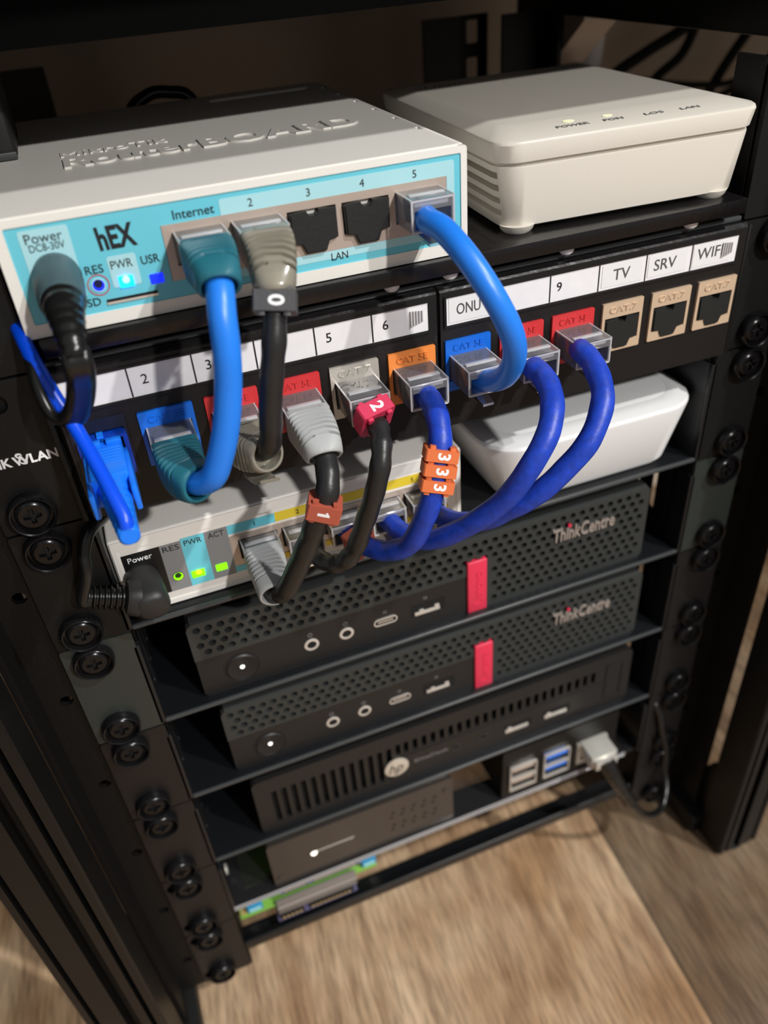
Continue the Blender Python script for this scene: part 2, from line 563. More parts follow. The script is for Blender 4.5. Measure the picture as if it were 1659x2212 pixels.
desk = thing('desk', 'unseen dark desk above the rack, inferred from two shadow edges', 'desk', (0, 100, FZ))
DESKM = mat('dark_desk_board', (22, 19, 17), 0.6, spec=0.2)
MB().box(-600, 600, -36, 255, 154, 176, DESKM, 0.6).build('desk_top', desk)  # front edge placed to cast both lamps' shadow edges on the white boxes
for a, c in ((-600, -560), (560, 600)):
    MB().box(a, c, -20, 250, FZ+0.2, 154, DESKM, 0.6).build('side_panel', desk)
MB().box(-138, 138, 194, 206, FZ+2, FZ+22, BLACK, 0.8).build('rear_beam', rack)

# ------------------------------------------------------------------ screws
def make_screw(loc, label):
    t = thing('rack_screw', label, 'screw', loc, 'black cup-washer screws of the rack')
    F = frame((0, 0, 0), (1, 0, 0), (0, 0, 1), (0, -1, 0))
    MB().lathe([(6.3, 0), (6.35, 0.9), (6.1, 3.0), (5.75, 3.35), (5.35, 3.1), (5.0, 1.2), (2, 1.0)], F, SCREWM, 32).build('cup_washer', t, world=False)
    h = MB()
    h.lathe([(4.6, 1.0), (4.62, 1.5), (4.3, 2.1), (3.5, 2.55)], F, SCREWM, 28, cap=False)
    w, l = 0.62, 2.3
    cross = [(-w, -l), (w, -l), (w*1.2, -w*1.2), (l, -w), (l, w), (w*1.2, w*1.2), (w, l), (-w, l), (-w*1.2, w*1.2), (-l, w), (-l, -w), (-w*1.2, -w*1.2)]
    h.plate(circ(0, 0, 3.5, 28), [cross], 1.2, 2.55, F, SCREWM, back=False)
    h.plate(circ(0, 0, 3.4, 16), [], 0.9, 1.15, F, DARK, back=False)
    for i in range(4):
        a = math.pi/4+i*math.pi/2
        c, s = math.cos(a), math.sin(a)
        pr = [(1.0*c-0.14*s, 1.0*s+0.14*c), (1.0*c+0.14*s, 1.0*s-0.14*c), (2.0*c+0.1*s, 2.0*s-0.1*c), (2.0*c-0.1*s, 2.0*s+0.1*c)]
        h.plate(pr[::-1] if (pr[1][0]-pr[0][0])*(pr[2][1]-pr[0][1])-(pr[2][0]-pr[0][0])*(pr[1][1]-pr[0][1]) < 0 else pr, [], 2.5, 2.62, F, DARK, back=False)
    h.build('screw_head', t, world=False)
    return t
UNITS = ['top shelf', 'patch panel', 'white network switch shelf', 'upper mini computer shelf', 'middle mini computer shelf',
         'lower mini computer shelf', 'small board tray', 'bottom front bar bracket']
proto = None
for k, nm in enumerate(UNITS):
    zt = (2-k)*U
    for side, sx in (('left', -1), ('right', 1)):
        for pos, z in (('upper', zt-6.35), ('lower', zt-U+6.35)):
            if side == 'left' and z > 30 or z > 60: continue
            if side == 'right' and z > 40: continue
            lab = 'black cross-head screw in cup washer, %s one on %s ear of %s' % (pos, side, nm)
            loc = (sx*118.26, -2.0, z)
            if proto is None: proto = make_screw(loc, lab)
            else: dup(proto, loc, lab)

# ------------------------------------------------------------------ rack shelves
def shelf(k, label, depth=150, earm=EARM, wall_h=38, floor=True, y0=-2.0, slots=False):
    zt = (2-k)*U; zb = zt-U
    t = thing('rack_shelf', label, 'shelf', (0, 0, zb))
    if floor:
        MB().box(-104.5, 104.5, -0.6, depth, zb+0.3, zb+1.5, SHELFM, 0.3).build('shelf_floor', t)
        lp = MB()
        lp.box(-104.5, 104.5, -1.9, -0.4, zb+0.1, zb+1.7, mat('lip_highlight_grey', (62, 65, 66), 0.3), 0.5, 3)  # lighter than the shelf: the lip's edge highlight is put into its colour
        lp.build('front_lip', t)
    for sx in (-1, 1):
        a0, a1 = sorted((sx*105.3, sx*127))
        hs = [rrect(sx*118.26-4.2, sx*118.26+4.2, z-2.6, z+2.6, 2.4, 4) if k < 6 else rrect(sx*121-5.5, sx*121+5.5, z-2.6, z+2.6, 2.4, 4) for z in (zt-6.35, zb+6.35)]
        MB().plate(rrect(a0, a1, zb+0.35, zt-0.35, 0.6, 2), hs, 0.0, 1.9, front(0), earm).build('ear', t)
        w0, w1 = sorted((sx*104.2, sx*105.4))
        b = MB()
        if wall_h:
            fr = frame((sx*104.8, 0, 0), (0, 1, 0), (0, 0, 1), (1, 0, 0))
            holes = [rrect(5.8+i*10.6, 9.4+i*10.6, zb+10.5, zb+wall_h-0.6, 1.5, 4) for i in range(9)] if slots else []
            b.plate(rrect(-0.5, depth-12, zb+0.3, zb+wall_h), holes, -0.6, 0.6, fr, SHELFM)
            b.box(min(sx*104.2, sx*106.5), max(sx*104.2, sx*106.5), -1.9, -0.2, zb+0.5, zb+wall_h, SHELFM, 0.5)
            b.build('side_wall', t)
    return t
shelf(0, 'top black rack shelf under the black sheet that carries the routers', depth=150, earm=EARP, wall_h=0)
shelf(2, 'black rack shelf holding the white network switch and white box', wall_h=40, earm=EARP)
shelf(3, 'black rack shelf under the upper black mini computer', slots=True, earm=EARL)
shelf(4, 'black rack shelf under the middle black mini computer', slots=True)
shelf(5, 'black rack shelf under the lowest black mini computer', slots=True)

# black sheet on small pads
sh = MB()
sh.box(-102, 99.6, -8, 140, 49.2, 53.6, SLABM, 0.35)
slab = tag(sh.build('black_sheet'), 'glossy black sheet lying under the two white routers', 'sheet')
for i, (x, w_) in enumerate([(-97.0, 'under left end of black sheet'), (-12.4, 'under black sheet above label six'), (4.9, 'under black sheet above ONU label'), (41.5, 'under black sheet above label nine'), (84.0, 'under black sheet above SRV label')]):
    b = MB()
    b.lathe([(1.4, 0.4), (2.2, 1.2), (2.4, 3.2)], frame((x, -3.0, 46.0), (1, 0, 0), (0, 1, 0), (0, 0, 1)), BOXW, 14)
    tag(b.build('pad'), 'tiny white pad %s' % w_, 'pad', 'pads under the black sheet')

# ------------------------------------------------------------------ patch panel
PY = -4.7
pp = thing('patch_panel', 'black twelve-port patch panel with white numbered label strips', 'patch panel', (0, 0, 0))
PITCH = 17.45
KX = [-95.6, -78.2, -60.7, -43.1, -25.8, -8.4, 9.2, 26.7, 44.1, 61.6, 79.2, 96.4]
KZ0, KZ1 = 13.0, 29.0
for side in (-1, 1):
    xs = [x for x in KX if x*side > 0]
    a0, a1 = (-103.8, -0.1) if side < 0 else (0.9, 105.0)
    b = MB()
    holes = [rrect(x-7.3, x+7.3, KZ0-0.1, KZ1+0.1) for x in xs]
    b.plate(rrect(a0, a1, 0.8, 43.4, 0.5, 2), holes, -1.2, 0.0, front(PY), PANELM)
    # bevelled upper edge running back
    b.add([(a0, PY, 43.4), (a1, PY, 43.4), (a1, PY+1.2, 44.6), (a0, PY+1.2, 44.6), (a0, PY+9, 44.6), (a1, PY+9, 44.6)], [[0, 1, 2, 3], [3, 2, 5, 4]], SLABM)
    b.box(a0, a1, PY+0.6, PY+9, 0.8, 2.0, PANELM)
    # ridge around the label window
    m0, m1 = (-101.6, -2.7) if side < 0 else (2.7, 101.9)
    b.plate(rrect(m0-0.7, m1+0.7, 32.7, 42.3, 0.4, 2), [rrect(m0, m1, 33.4, 41.7)], 0, 0.5, front(PY), PANELM)
    b.build('faceplate', pp)
    ls = MB()
    ls.quad(front(PY), m0+0.1, m1-0.1, 33.5, 41.6, 0.12, PAPER)
    x0 = -101.3 if side < 0 else 3.0
    for i in range(1, 6):
        x = x0+i*16.38
        ls.quad(front(PY), x-0.2, x+0.2, 33.6, 41.5, 0.2, INK)
    F = front(PY)
    if side < 0:
        for i, s in enumerate(['1', '2', '3', '4', '5', '6']):
            if i == 3: continue
            ls.text(s, F, x0+16.38*i+(3.9 if i else 3.2), 37.9, 2.6, INK, d=0.2)
        ls.quad(F, -97.35, -97.1, 36.6, 39.0, 0.2, INK)
        tx = -4.6
    else:
        ls.quad(F, 3.5, 18.8, 34.2, 41.2, 0.24, BOXW)
        ls.text('ONU', F, 9.6, 37.9, 3.1, mat('soft_black_ink', (84, 82, 84), 0.5), w=7.4, d=0.3)
        ls.text('9', F, 38.8, 37.8, 2.6, INK, d=0.2)
        ls.quad(F, 53.2, 67.2, 34.3, 41.0, 0.24, BOXW)
        ls.text('TV', F, 59.9, 37.7, 3.3, mat('soft_black_ink', (84, 82, 84), 0.5), d=0.3)
        ls.quad(F, 69.3, 83.2, 34.3, 41.0, 0.24, BOXW)
        ls.text('SRV', F, 75.3, 37.8, 3.3, mat('soft_black_ink', (84, 82, 84), 0.5), d=0.3)
        ls.quad(F, 85.4, 99.4, 34.3, 41.0, 0.24, BOXW)
        ls.text('WIFI', F, 91.6, 38.2, 3.3, mat('soft_black_ink', (84, 82, 84), 0.5), d=0.3)
        tx = 99.6
    for i in range(5):     # moulded grip ridges of the clear label cover
        ls.box(tx-3.6+i*0.85, tx-3.3+i*0.85, PY-0.6, PY-0.2, 35.6+i*0.25, 40.2-i*0.1, mat('pale_ridge', (176, 174, 176), 0.4))
    ls.build('label_strip', pp)
for sx in (-1, 1):
    a0, a1 = sorted((sx*105.2, sx*127))
    hs = [rrect(sx*118.26-4.2, sx*118.26+4.2, z-2.6, z+2.6, 2.4, 4) for z in (U-6.35, 6.35)]
    b = MB()
    b.plate(rrect(a0, a1, 0.35, U-0.35, 0.6, 2), hs, 0.0, 1.9, front(0), EARP)
    b.box(min(sx*105.3, sx*106.8), max(sx*105.3, sx*106.8), PY, 0, 0.6, U-0.5, EARP, 0.4)
    o = b.build('ear', pp)
    if sx < 0:
        lt = MB()
        F = front(-1.9)
        lt.text('NK', F, -120.9, 22.1, 2.6, WINK, w=5.0, d=0.02, bold=0.03)
        lt.text('WLAN', F, -112.5, 22.0, 2.6, WINK, w=11.2, d=0.02, bold=0.03)
        lt.text('S', F, -115.9, 22.4, 3.4, WINK, w=1.8, d=0.05, bold=0.01, shear=-0.35)
        lt.build('lettering', o)

# ------------------------------------------------------------------ keystone jacks
KC = [None, KBLUE, KRED, KRED, KSILVER, KORANGE, KBLUE, KRED, KRED, KGOLD, KGOLD, KGOLD]
KN = ['', 'blue keystone jack in slot two', 'red keystone jack in slot three, partly behind the blue cable', 'red keystone jack in slot four with grey boot plug',
      'silver keystone jack in slot five with crimson marker', 'orange keystone jack in slot six', 'blue keystone jack under the ONU label',
      'red keystone jack in slot eight behind the blue loop', 'red keystone jack under label nine', 'champagne keystone jack under the TV label',
      'champagne keystone jack under the SRV label', 'champagne keystone jack under the WIFI label']
def jack_hole(cx, zt, w=12.4, h=9.0):
    z0 = zt-h
    return [(cx-1.9, z0-1.6), (cx+1.9, z0-1.6), (cx+1.9, z0-0.4), (cx+3.1, z0-0.4), (cx+3.1, z0+0.9), (cx+w/2, z0+0.9), (cx+w/2, zt), (cx-w/2, zt), (cx-w/2, z0+0.9), (cx-3.1, z0+0.9), (cx-3.1, z0-0.4), (cx-1.9, z0-0.4)]
def jack_cavity(b, cx, zt, y, m=DARK, w=12.4, h=9.6):
    b.box(cx-w/2-0.6, cx+w/2+0.6, y+11, y+12, zt-h-1.8, zt+0.6, m)
    b.box(cx-w/2-0.6, cx-w/2, y+0.3, y+12, zt-h-1.8, zt+0.6, m)
    b.box(cx+w/2, cx+w/2+0.6, y+0.3, y+12, zt-h-1.8, zt+0.6, m)
    b.box(cx-w/2, cx+w/2, y+0.3, y+12, zt, zt+0.6, m)
    b.box(cx-w/2, cx+w/2, y+0.3, y+12, zt-h-1.8, zt-h-1.4, m)
    for i in range(8):
        x = cx-3.6+i*1.02
        b.box(x-0.18, x+0.18, y+1.5, y+9, zt-0.9, zt-0.5, GOLD)
for i in range(1, 12):
    cx = KX[i]; m = KC[i]
    t = thing('keystone_jack', KN[i], 'keystone jack', (cx, PY, 13), 'keystone jacks in the patch panel')
    F = front(PY)
    b = MB()
    zt = 24.2
    b.plate(rrect(cx-7.2, cx+7.2, KZ0, KZ1, 0.35, 2), [jack_hole(cx, zt)], -1.0, 0.75, F, m)
    b.text('CAT.7' if m in (KGOLD, KSILVER) else 'CAT 5E', F, cx, 26.7, 1.9, m, w=9.6, d=0.75, th=0.28)
    b.build('bezel', t)
    c = MB(); jack_cavity(c, cx, zt, PY); c.build('socket', t)

# fibre adapter in the first slot
t = thing('fibre_adapter', 'dark blue fibre adapter frame in the leftmost panel slot', 'fibre adapter', (KX[0], PY, 13))
b = MB(); F = front(PY)
b.plate(rrect(KX[0]-7.2, KX[0]+7.2, KZ0-2, KZ1+1.0), [rrect(KX[0]-6.2, KX[0]+6.2, KZ0-0.6, KZ1-2.6)], -8, 0.3, F, NAVYBLK)
b.box(KX[0]-6.2, KX[0]+6.2, PY+8, PY+9, 12, 27, DARK)
b.build('housing', t)
b = MB()
b.plate(rrect(KX[0]-6.0, KX[0]+6.6, 13.4, 25.6, 0.5, 2), [rrect(KX[0]-4.9, KX[0]+5.4, 14.6, 24.8)], -4, 2.6, F, FNAVY)
b.box(KX[0]-0.8, KX[0]+0.8, PY-2.6, PY+1, 24.8, 26.2, FBLUE)
b.build('sleeve', t)

# ------------------------------------------------------------------ black dust caps
def dust_cap(cx, zt, y, label):
    t = MB()
    F = front(y)
    o = [(cx-2.6, zt-10.4), (cx+2.6, zt-10.4), (cx+3.6, zt-8.0), (cx+5.8, zt-7.6), (cx+6.0, zt-0.4), (cx+1.6, zt-0.1), (cx+0.9, zt-1.5), (cx-0.9, zt-1.5), (cx-1.6, zt-0.1), (cx-6.0, zt-0.4), (cx-5.8, zt-7.6), (cx-3.6, zt-8.0)]
    t.plate(o, [], -3, 0.7, F, RUBBER)
    t.plate([(cx+(a-cx)*0.93, zt-5+(c-zt+5)*0.93) for a, c in o], [], 0.7, 1.1, F, RUBBER)
    ob = t.build('dust_cap')
    tag(ob, label, 'dust cap', 'black dust caps in empty sockets')
for i, s in ((9, 'black rubber dust cap in the socket under TV'), (10, 'black rubber dust cap in the socket under SRV'), (11, 'black rubber dust cap in the socket under WIFI')):
    dust_cap(KX[i], 24.0, PY, s)

# ------------------------------------------------------------------ white router with teal label
HY = -6.0
HX0, HX1, HZ0, HZ1, HYB = -104.2, 8.9, 53.9, 81.0, 121.0
hx = thing('router', 'white five-port router with a teal front label on the black sheet', 'router', (-47, 50, HZ0))
b = MB()
# hollow front frame and body
F = front(HY)
SX0, SX1, SZ0, SZ1 = -101.6, 7.2, 57.0, 78.9
b.plate(rrect(HX0, HX1, HZ0, HZ1-0.4, 0.8, 3), [rrect(SX0, SX1, SZ0, SZ1, 0.4, 2)], -1.6, 0.0, F, HEXW)
b.box(HX0, HX1, HY+1.5, HYB, HZ0, HZ1-1.2, HEXW, 0.7, 3)
b.build('case', hx)
# lid with stepped right edge and slot at the back
L = MB()
LT = top(HZ1-1.3)
edge = [(HX0+1.6, HY+0.6), (HX1-2.2, HY+0.6)]
n = 6
for i in range(n):
    y = 16+i*17.0
    edge += [(HX1-2.2, y), (HX1-3.4, y+0.6), (HX1-3.4, y+3.6), (HX1-2.2, y+4.2)]
edge += [(HX1-2.2, HYB-1.5), (HX0+1.6, HYB-1.5)]
L.plate(edge, [rrect(-34, 2, HYB-16, HYB-11, 1.2, 3)], -0.4, 1.3, LT, HEXW)
L.box(-35, 3, HYB-17, HYB-10, HZ1-1.7, HZ1-1.2, mat('olive_slot_backing', (46, 52, 44), 0.6))  # dark green backing under the lid slot
L.box(HX0+0.2, HX1-0.2, HY+1.0, HY+3.0, HZ1-1.5, HZ1-0.55, HEXW, 0.3)
L.box(HX1-1.6, HX1-0.2, HY+2, HYB-1, HZ1-1.5, HZ1-0.3, HEXW, 0.3)
T = top(HZ1)
L.text('Router', T, -68.0, 40.0, 11.2, HEXW, w=35.5, th=0.55, d=-0.02, bold=0.02)
L.text('BOARD', T, -26.8, 40.0, 11.2, HEXW, w=45.5, th=0.55, d=-0.02, bold=0.03)
L.text('MikroTik', T, -71.5, 52.5, 6.4, HEXW, w=29, th=0.35, d=-0.02)
L.build('lid', hx)
st = MB()
HP = [-60.4, -46.6, -32.7, -18.8, -4.8]
PZ = 72.0
st.plate(rrect(SX0, SX1, SZ0, SZ1), [rrect(-68.7, 3.3, 61.0, 74.0)], -0.6, -0.3, F, TEAL)
st.plate(rrect(-54.5, 5.4, 58.9, 77.6, 0.6, 3), [rrect(-68.6 if False else -54.0, 3.3, 61.0, 74.0)], -0.35, -0.22, F, LTEAL)
st.quad(F, -99.0, -88.4, 61.3, 77.9, -0.22, LTEAL, 0.6)
st.quad(F, -82.2, -75.7, 62.0, 69.3, -0.22, LTEAL, 0.6)
D = -0.2
st.text('Power', F, -93.9, 76.0, 2.1, INK, d=D)
st.text('DC8-30V', F, -93.7, 73.9, 1.6, INK, w=7.6, d=D)
st.text('hEX', F, -78.8, 73.6, 5.0, INK, w=8.4, d=D, bold=0.03, shear=-0.06)
st.text('RES', F, -85.4, 67.1, 1.9, INK, d=D)
st.text('PWR', F, -79.2, 67.3, 1.9, INK, w=4.9, d=D)
st.text('USR', F, -72.6, 67.2, 1.9, INK, w=4.2, d=D)
st.text('microSD', F, -90.6, 59.7, 1.8, INK, w=9.4, d=D)
st.text('Internet', F, -60.6, 75.9, 2.0, INK, w=9.6, d=D)
for s, x in zip('2345', (-47.2, -33.0, -19.3, -5.4)):
    st.text(s, F, x, 75.8, 1.8, INK, d=D)
st.text('LAN', F, -26.7, 59.4, 1.8, INK, w=4.4, d=D)
st.plate(circ(-85.4, 63.4, 2.5, 28), [circ(-85.4, 63.4, 2.25, 28)], D-0.05, D, F, mat('red_ink', (190, 50, 60), 0.5))
st.plate(circ(-89.9, 65.2, 1.0, 18), [circ(-89.9, 65.2, 0.8, 18)], D-0.05, D, F, INK)
st.build('front_label', hx)
LEDC = mat('cyan_led', (30, 150, 255), 0.3, emit=(0, 140, 255), estr=4.0)
LEDB = mat('blue_led', (20, 40, 230), 0.3, emit=(10, 40, 255), estr=1.2)
LEDP = mat('pale_led_core', (120, 230, 255), 0.3, emit=(90, 225, 255), estr=5.0)
b = MB(); b.box(-80.8, -77.4, HY-0.15, HY+0.5, 61.7, 64.5, LEDC, 0.3); b.lathe([(0.95, 0.1), (0.6, 0.28)], frame((-79.1, HY, 63.6), (1, 0, 0), (0, 0, 1), (0, -1, 0)), LEDP, 14)
o = b.build('status_light', hx); o['label'] = 'glowing cyan light'
b = MB(); b.box(-73.7, -70.6, HY-0.05, HY+0.5, 61.3, 63.6, LEDB, 0.2); o = b.build('status_light', hx); o['label'] = 'deep blue light'
b = MB()
b.plate(circ(-85.4, 63.4, 1.65, 24), [circ(-85.4, 63.4, 1.35, 24)], -0.4, -0.1, F, LTEAL)
b.lathe([(1.35, -0.1), (1.2, -1.0)], F if False else frame((-85.4, HY, 63.4), (1, 0, 0), (0, 0, 1), (0, -1, 0)), LEDB, 20)
b.plate(circ(-85.4, 63.75, 1.0, 20), [], -0.12, -0.05, F, mat('navy_hole', (8, 12, 70), 0.5))
b.build('reset_hole', hx)
b = MB(); b.quad(F, -84.6, -72.7, 59.0, 59.7, -0.15, DARK); b.box(-84.6, -72.7, HY+0.0, HY+0.3, 58.5, 59.05, BRIGHT); b.build('card_slot', hx)
b = MB()
b.plate(rrect(-68.6, 3.2, 61.0, 74.0), [jack_hole(x, PZ, 12.4, 8.6) for x in HP], -1.6, -0.15, F, NICKEL)
b.build('port_block', hx)
c = MB()
for x in HP: jack_cavity(c, x, PZ, HY+1)
c.build('socket', hx)
dust_cap(HP[2], PZ, HY, 'black rubber dust cap in router port three')
dust_cap(HP[3], PZ, HY, 'black rubber dust cap in router port four')

# ------------------------------------------------------------------ cream optical terminal on the right
ROT = math.radians(-3.0)
ox, oy = 61.0, -2.5
def onu_local(a, b_, z):
    c, s = math.cos(ROT), math.sin(ROT)
    return Vector((ox+a*c-b_*s, oy+a*s+b_*c, z))
def onu_ring(w, y0, y1, z, r, cx=0.0):
    return [onu_local(cx+p[0], p[1], z) for p in rrect(-w/2, w/2, y0, y1, r, 6)]
onu = thing('optical_terminal', 'cream white optical network box with side vents on the black sheet', 'modem', (ox, 45, 53.6))
b = MB()
R = [onu_ring(74.5, 1.5, 99, 55.2, 5), onu_ring(75.5, 0.9, 99.6, 55.6, 6), onu_ring(79.5, -0.6, 101, 71.2, 7), onu_ring(79.5, -0.5, 101, 71.7, 7), onu_ring(78.0, 0.6, 100, 71.8, 6), onu_ring(78.0, 0.6, 100, 73.0, 6)]
b.rings(R, ONUW)
body = b.build('body', onu, sharp=50)
def cut(o, cutter):
    co = cutter.build('cutter', o.parent)
    md = o.modifiers.new('cut', 'BOOLEAN'); md.operation = 'DIFFERENCE'; md.object = co; md.solver = 'EXACT'
    dg = bpy.context.evaluated_depsgraph_get()
    me = bpy.data.meshes.new_from_object(o.evaluated_get(dg))
    o.modifiers.remove(md)
    o.data = me
    me.polygons.foreach_set('use_smooth', [True]*len(me.polygons))
    me.set_sharp_from_angle(angle=math.radians(45))
    bpy.data.objects.remove(co, do_unlink=True)
k = MB()
for i in range(4):
    z = 69.2-i*3.3
    pts = [onu_local(-44, 3.8, z), onu_local(-36.0, 3.8, z), onu_local(-36.0, 30, z), onu_local(-44, 30, z)]
    k.rings([[p+Vector((0, 0, -0.85)) for p in pts], [p+Vector((0, 0, 0.85)) for p in pts]], ONUW)
cut(body, k)
b = MB()
R = [onu_ring(78.4, 0.4, 100.2, 72.6, 6), onu_ring(80.6, -0.8, 101.4, 72.8, 7), onu_ring(82.0, -1.4, 102, 77.2, 7), onu_ring(81.6, -1.1, 101.8, 77.9, 7), onu_ring(80.6, -0.4, 101.2, 78.25, 6.5), onu_ring(69.5, 11.5, 93.5, 79.6, 4), onu_ring(67.5, 13, 92, 79.7, 3)]
b.rings(R, ONUW)
b.build('lid', onu, sharp=35)
c, s = math.cos(ROT), math.sin(ROT)
TO = lambda z, tilt=0.0: frame(onu_local(0, 0, z), (c, s, 0), (-s*math.cos(tilt), c*math.cos(tilt), math.sin(tilt)), (s*math.sin(tilt), -c*math.sin(tilt), math.cos(tilt)))
b = MB()
tilt = math.atan2(1.35, 11.9)
FR = TO(78.35, tilt)
for s_, x in (('POWER', -16.5), ('PON', -4.2), ('LOS', 8.4), ('LAN', 19.8)):
    b.text(s_, FR, x, 4.6, 1.5, GREYINK, w=1.95*len(s_), d=0.1)
b.build('lettering', onu)
b = MB()
b.text('UNIX', TO(79.6), -21, 84, 3.6, GREYINK, w=17, d=0.1, shear=0.3)
b.build('lettering', onu)
b = MB()
LEDY = mat('soft_green_led', (232, 234, 205), 0.4, emit=(225, 235, 150), estr=0.25)
b.plate([(a*1.9-16.0, d_+8.2) for a, d_ in circ(0, 0, 0.9, 16)], [], 0.0, 0.14, FR, LEDY)
b.plate([(a*1.9-4.2, d_+8.0) for a, d_ in circ(0, 0, 0.8, 16)], [], 0.0, 0.14, FR, LEDY)
b.build('status_light', onu)
for a_, y_ in ((-32.5, 4.2), (31, 5), (-31, 92), (31, 92)):
    p = onu_local(a_, y_, 53.6)
    MB().lathe([(3.8, 0), (4.6, 0.8), (5.2, 2.2)], frame(p, (1, 0, 0), (0, 1, 0), (0, 0, 1)), ONUW, 20).build('foot', onu)

# ------------------------------------------------------------------ white switch on the shelf
SWY = 3.2
sw = thing('network_switch', 'small white five-port switch with yellow port label on the shelf', 'network switch', (-49, 40, -42.9))
SA0, SA1, SB0, SB1 = -107.4+2.6, 10.4, -42.9, -13.6
SA0 = -104.0
b = MB()
b.box(SA0, SA1, SWY, 108, SB0, SB1, SWW, 0.9, 3)
b.plate(rrect(SA0+0.6, SA1-0.6, SB0+0.6, SB1-0.6), [rrect(SA0+2.0, SA1-2.0, -40.6, -17.6)], 0, 0.35, front(SWY), SWW)
b.build('case', sw)
b = MB(); F = front(SWY-0.05)
YEL = mat('yellow_label', (234, 206, 56), 0.45)
SGREY = mat('grey_label', (132, 134, 136), 0.5)
SCY = mat('cyan_label', (108, 204, 222), 0.45)
b.quad(F, -101.4, -90.0, -37.8, -19.6, 0.05, mat('black_label', (18, 18, 18), 0.45))
b.quad(F, -90.0, -83.6, -37.8, -19.6, 0.05, SGREY)
b.quad(F, -83.6, -76.4, -37.8, -19.0, 0.05, SCY)
b.quad(F, -76.4, -69.2, -37.8, -19.0, 0.05, SGREY)
b.quad(F, -69.2, -54.0, -22.4, -19.0, 0.05, SCY)
b.quad(F, -54.0, 5.2, -22.4, -18.9, 0.05, YEL)
b.quad(F, -69.2, -54.0, -37.6, -34.8, 0.05, SCY)
b.quad(F, -54.0, 5.2, -37.6, -34.8, 0.05, YEL)
b.text('Power', F, -96.2, -21.9, 1.9, WINK, w=7.2, d=0.08)
b.text('RES', F, -86.8, -21.4, 1.9, INK, w=5.0, d=0.08)
b.text('PWR', F, -80.0, -21.0, 1.9, INK, w=5.4, d=0.08)
b.text('ACT', F, -72.8, -20.8, 1.9, INK, w=5.0, d=0.08)
for s_, x in zip('12345', (-60.6, -46.6, -32.7, -18.8, -7.4)):
    b.text(s_, F, x, -20.7, 1.6, INK, d=0.08)
b.plate(circ(-86.9, -32.6, 1.75, 24), [circ(-86.9, -32.6, 1.5, 24)], 0.05, 0.12, F, mat('brown_ink', (120, 80, 76), 0.5))
b.build('front_label', sw)
GRN = mat('green_led', (120, 220, 10), 0.3, emit=(110, 235, 0), estr=1.5)
GRN2 = mat('lime_led_core', (225, 250, 20), 0.3, emit=(225, 250, 30), estr=2.0)
b = MB(); b.box(-82.9, -78.7, SWY-0.5, SWY+0.5, -34.9, -32.2, GRN, 0.25); b.lathe([(0.9, 0.5), (0.5, 0.62)], frame((-80.6, SWY, -32.9), (1, 0, 0), (0, 0, 1), (0, -1, 0)), GRN2, 14); b.build('status_light', sw)
b = MB(); b.box(-75.2, -71.6, SWY-0.4, SWY+0.5, -35.0, -32.4, GRN, 0.2); b.build('status_light', sw)
b = MB(); b.lathe([(1.5, 0.15), (1.3, 0.05)], frame((-86.9, SWY, -32.6), (1, 0, 0), (0, 0, 1), (0, -1, 0)), GRN, 20); b.plate(circ(-86.9, -32.2, 1.0, 18), [], 0.1, 0.2, front(SWY), mat('green_hole', (30, 70, 10), 0.5)); b.build('reset_hole', sw)
SP = [-60.4, -46.4, -32.5, -18.6, -4.6]
SPZ = -25.2
b = MB()
b.plate(rrect(-69.0, 3.6, -34.9, -23.2), [jack_hole(x, SPZ, 12.6, 8.4) for x in SP], -1.0, 0.35, front(SWY), NICKEL)
b.build('port_block', sw)
cav = MB()
for x in SP: cav.plate(jack_hole(x, SPZ, 12.6, 8.4), [], 0.30, 0.37, front(SWY), DARK, back=False)
cav.build('socket', sw)

# ------------------------------------------------------------------ white box beside it
wb = thing('white_box', 'plain white rounded box with tapering sides beside the switch', 'box', (62, 45, -42.9))
b = MB()
def wr(x0, x1, y0, y1, z, r):
    return [Vector((p[0], p[1], z)) for p in rrect(x0, x1, y0, y1, r, 8)]
R = [wr(30, 94, 4, 86, -42.9, 8), wr(28.5, 95.5, 2.6, 87, -42.3, 9), wr(27, 97, 1.4, 88, -40.6, 10), wr(19.0, 103.5, -3.0, 92, -18.6, 15), wr(19.0, 103.5, -3.0, 92, -17.6, 15), wr(19.6, 102.9, -2.4, 91.6, -16.6, 14.5), wr(22.2, 100.4, 0.0, 89.4, -15.7, 13.5), wr(25.6, 97.0, 3.4, 86, -15.2, 11.5), wr(26.0, 96.6, 3.8, 85.6, -15.3, 11.2), wr(26.4, 96.2, 4.2, 85.2, -15.2, 11)]
b.rings(R, BOXW)
b.build('shell', wb, sharp=24)
b = MB()
for x_, y_ in ((36, 10), (88, 10), (36, 78), (88, 78)):
    b.lathe([(3, -0.01), (3, 0.3)], frame((x_, y_, -42.95), (1, 0, 0), (0, 1, 0), (0, 0, 1)), RUBBER, 12)
b.build('rubber_feet', wb)

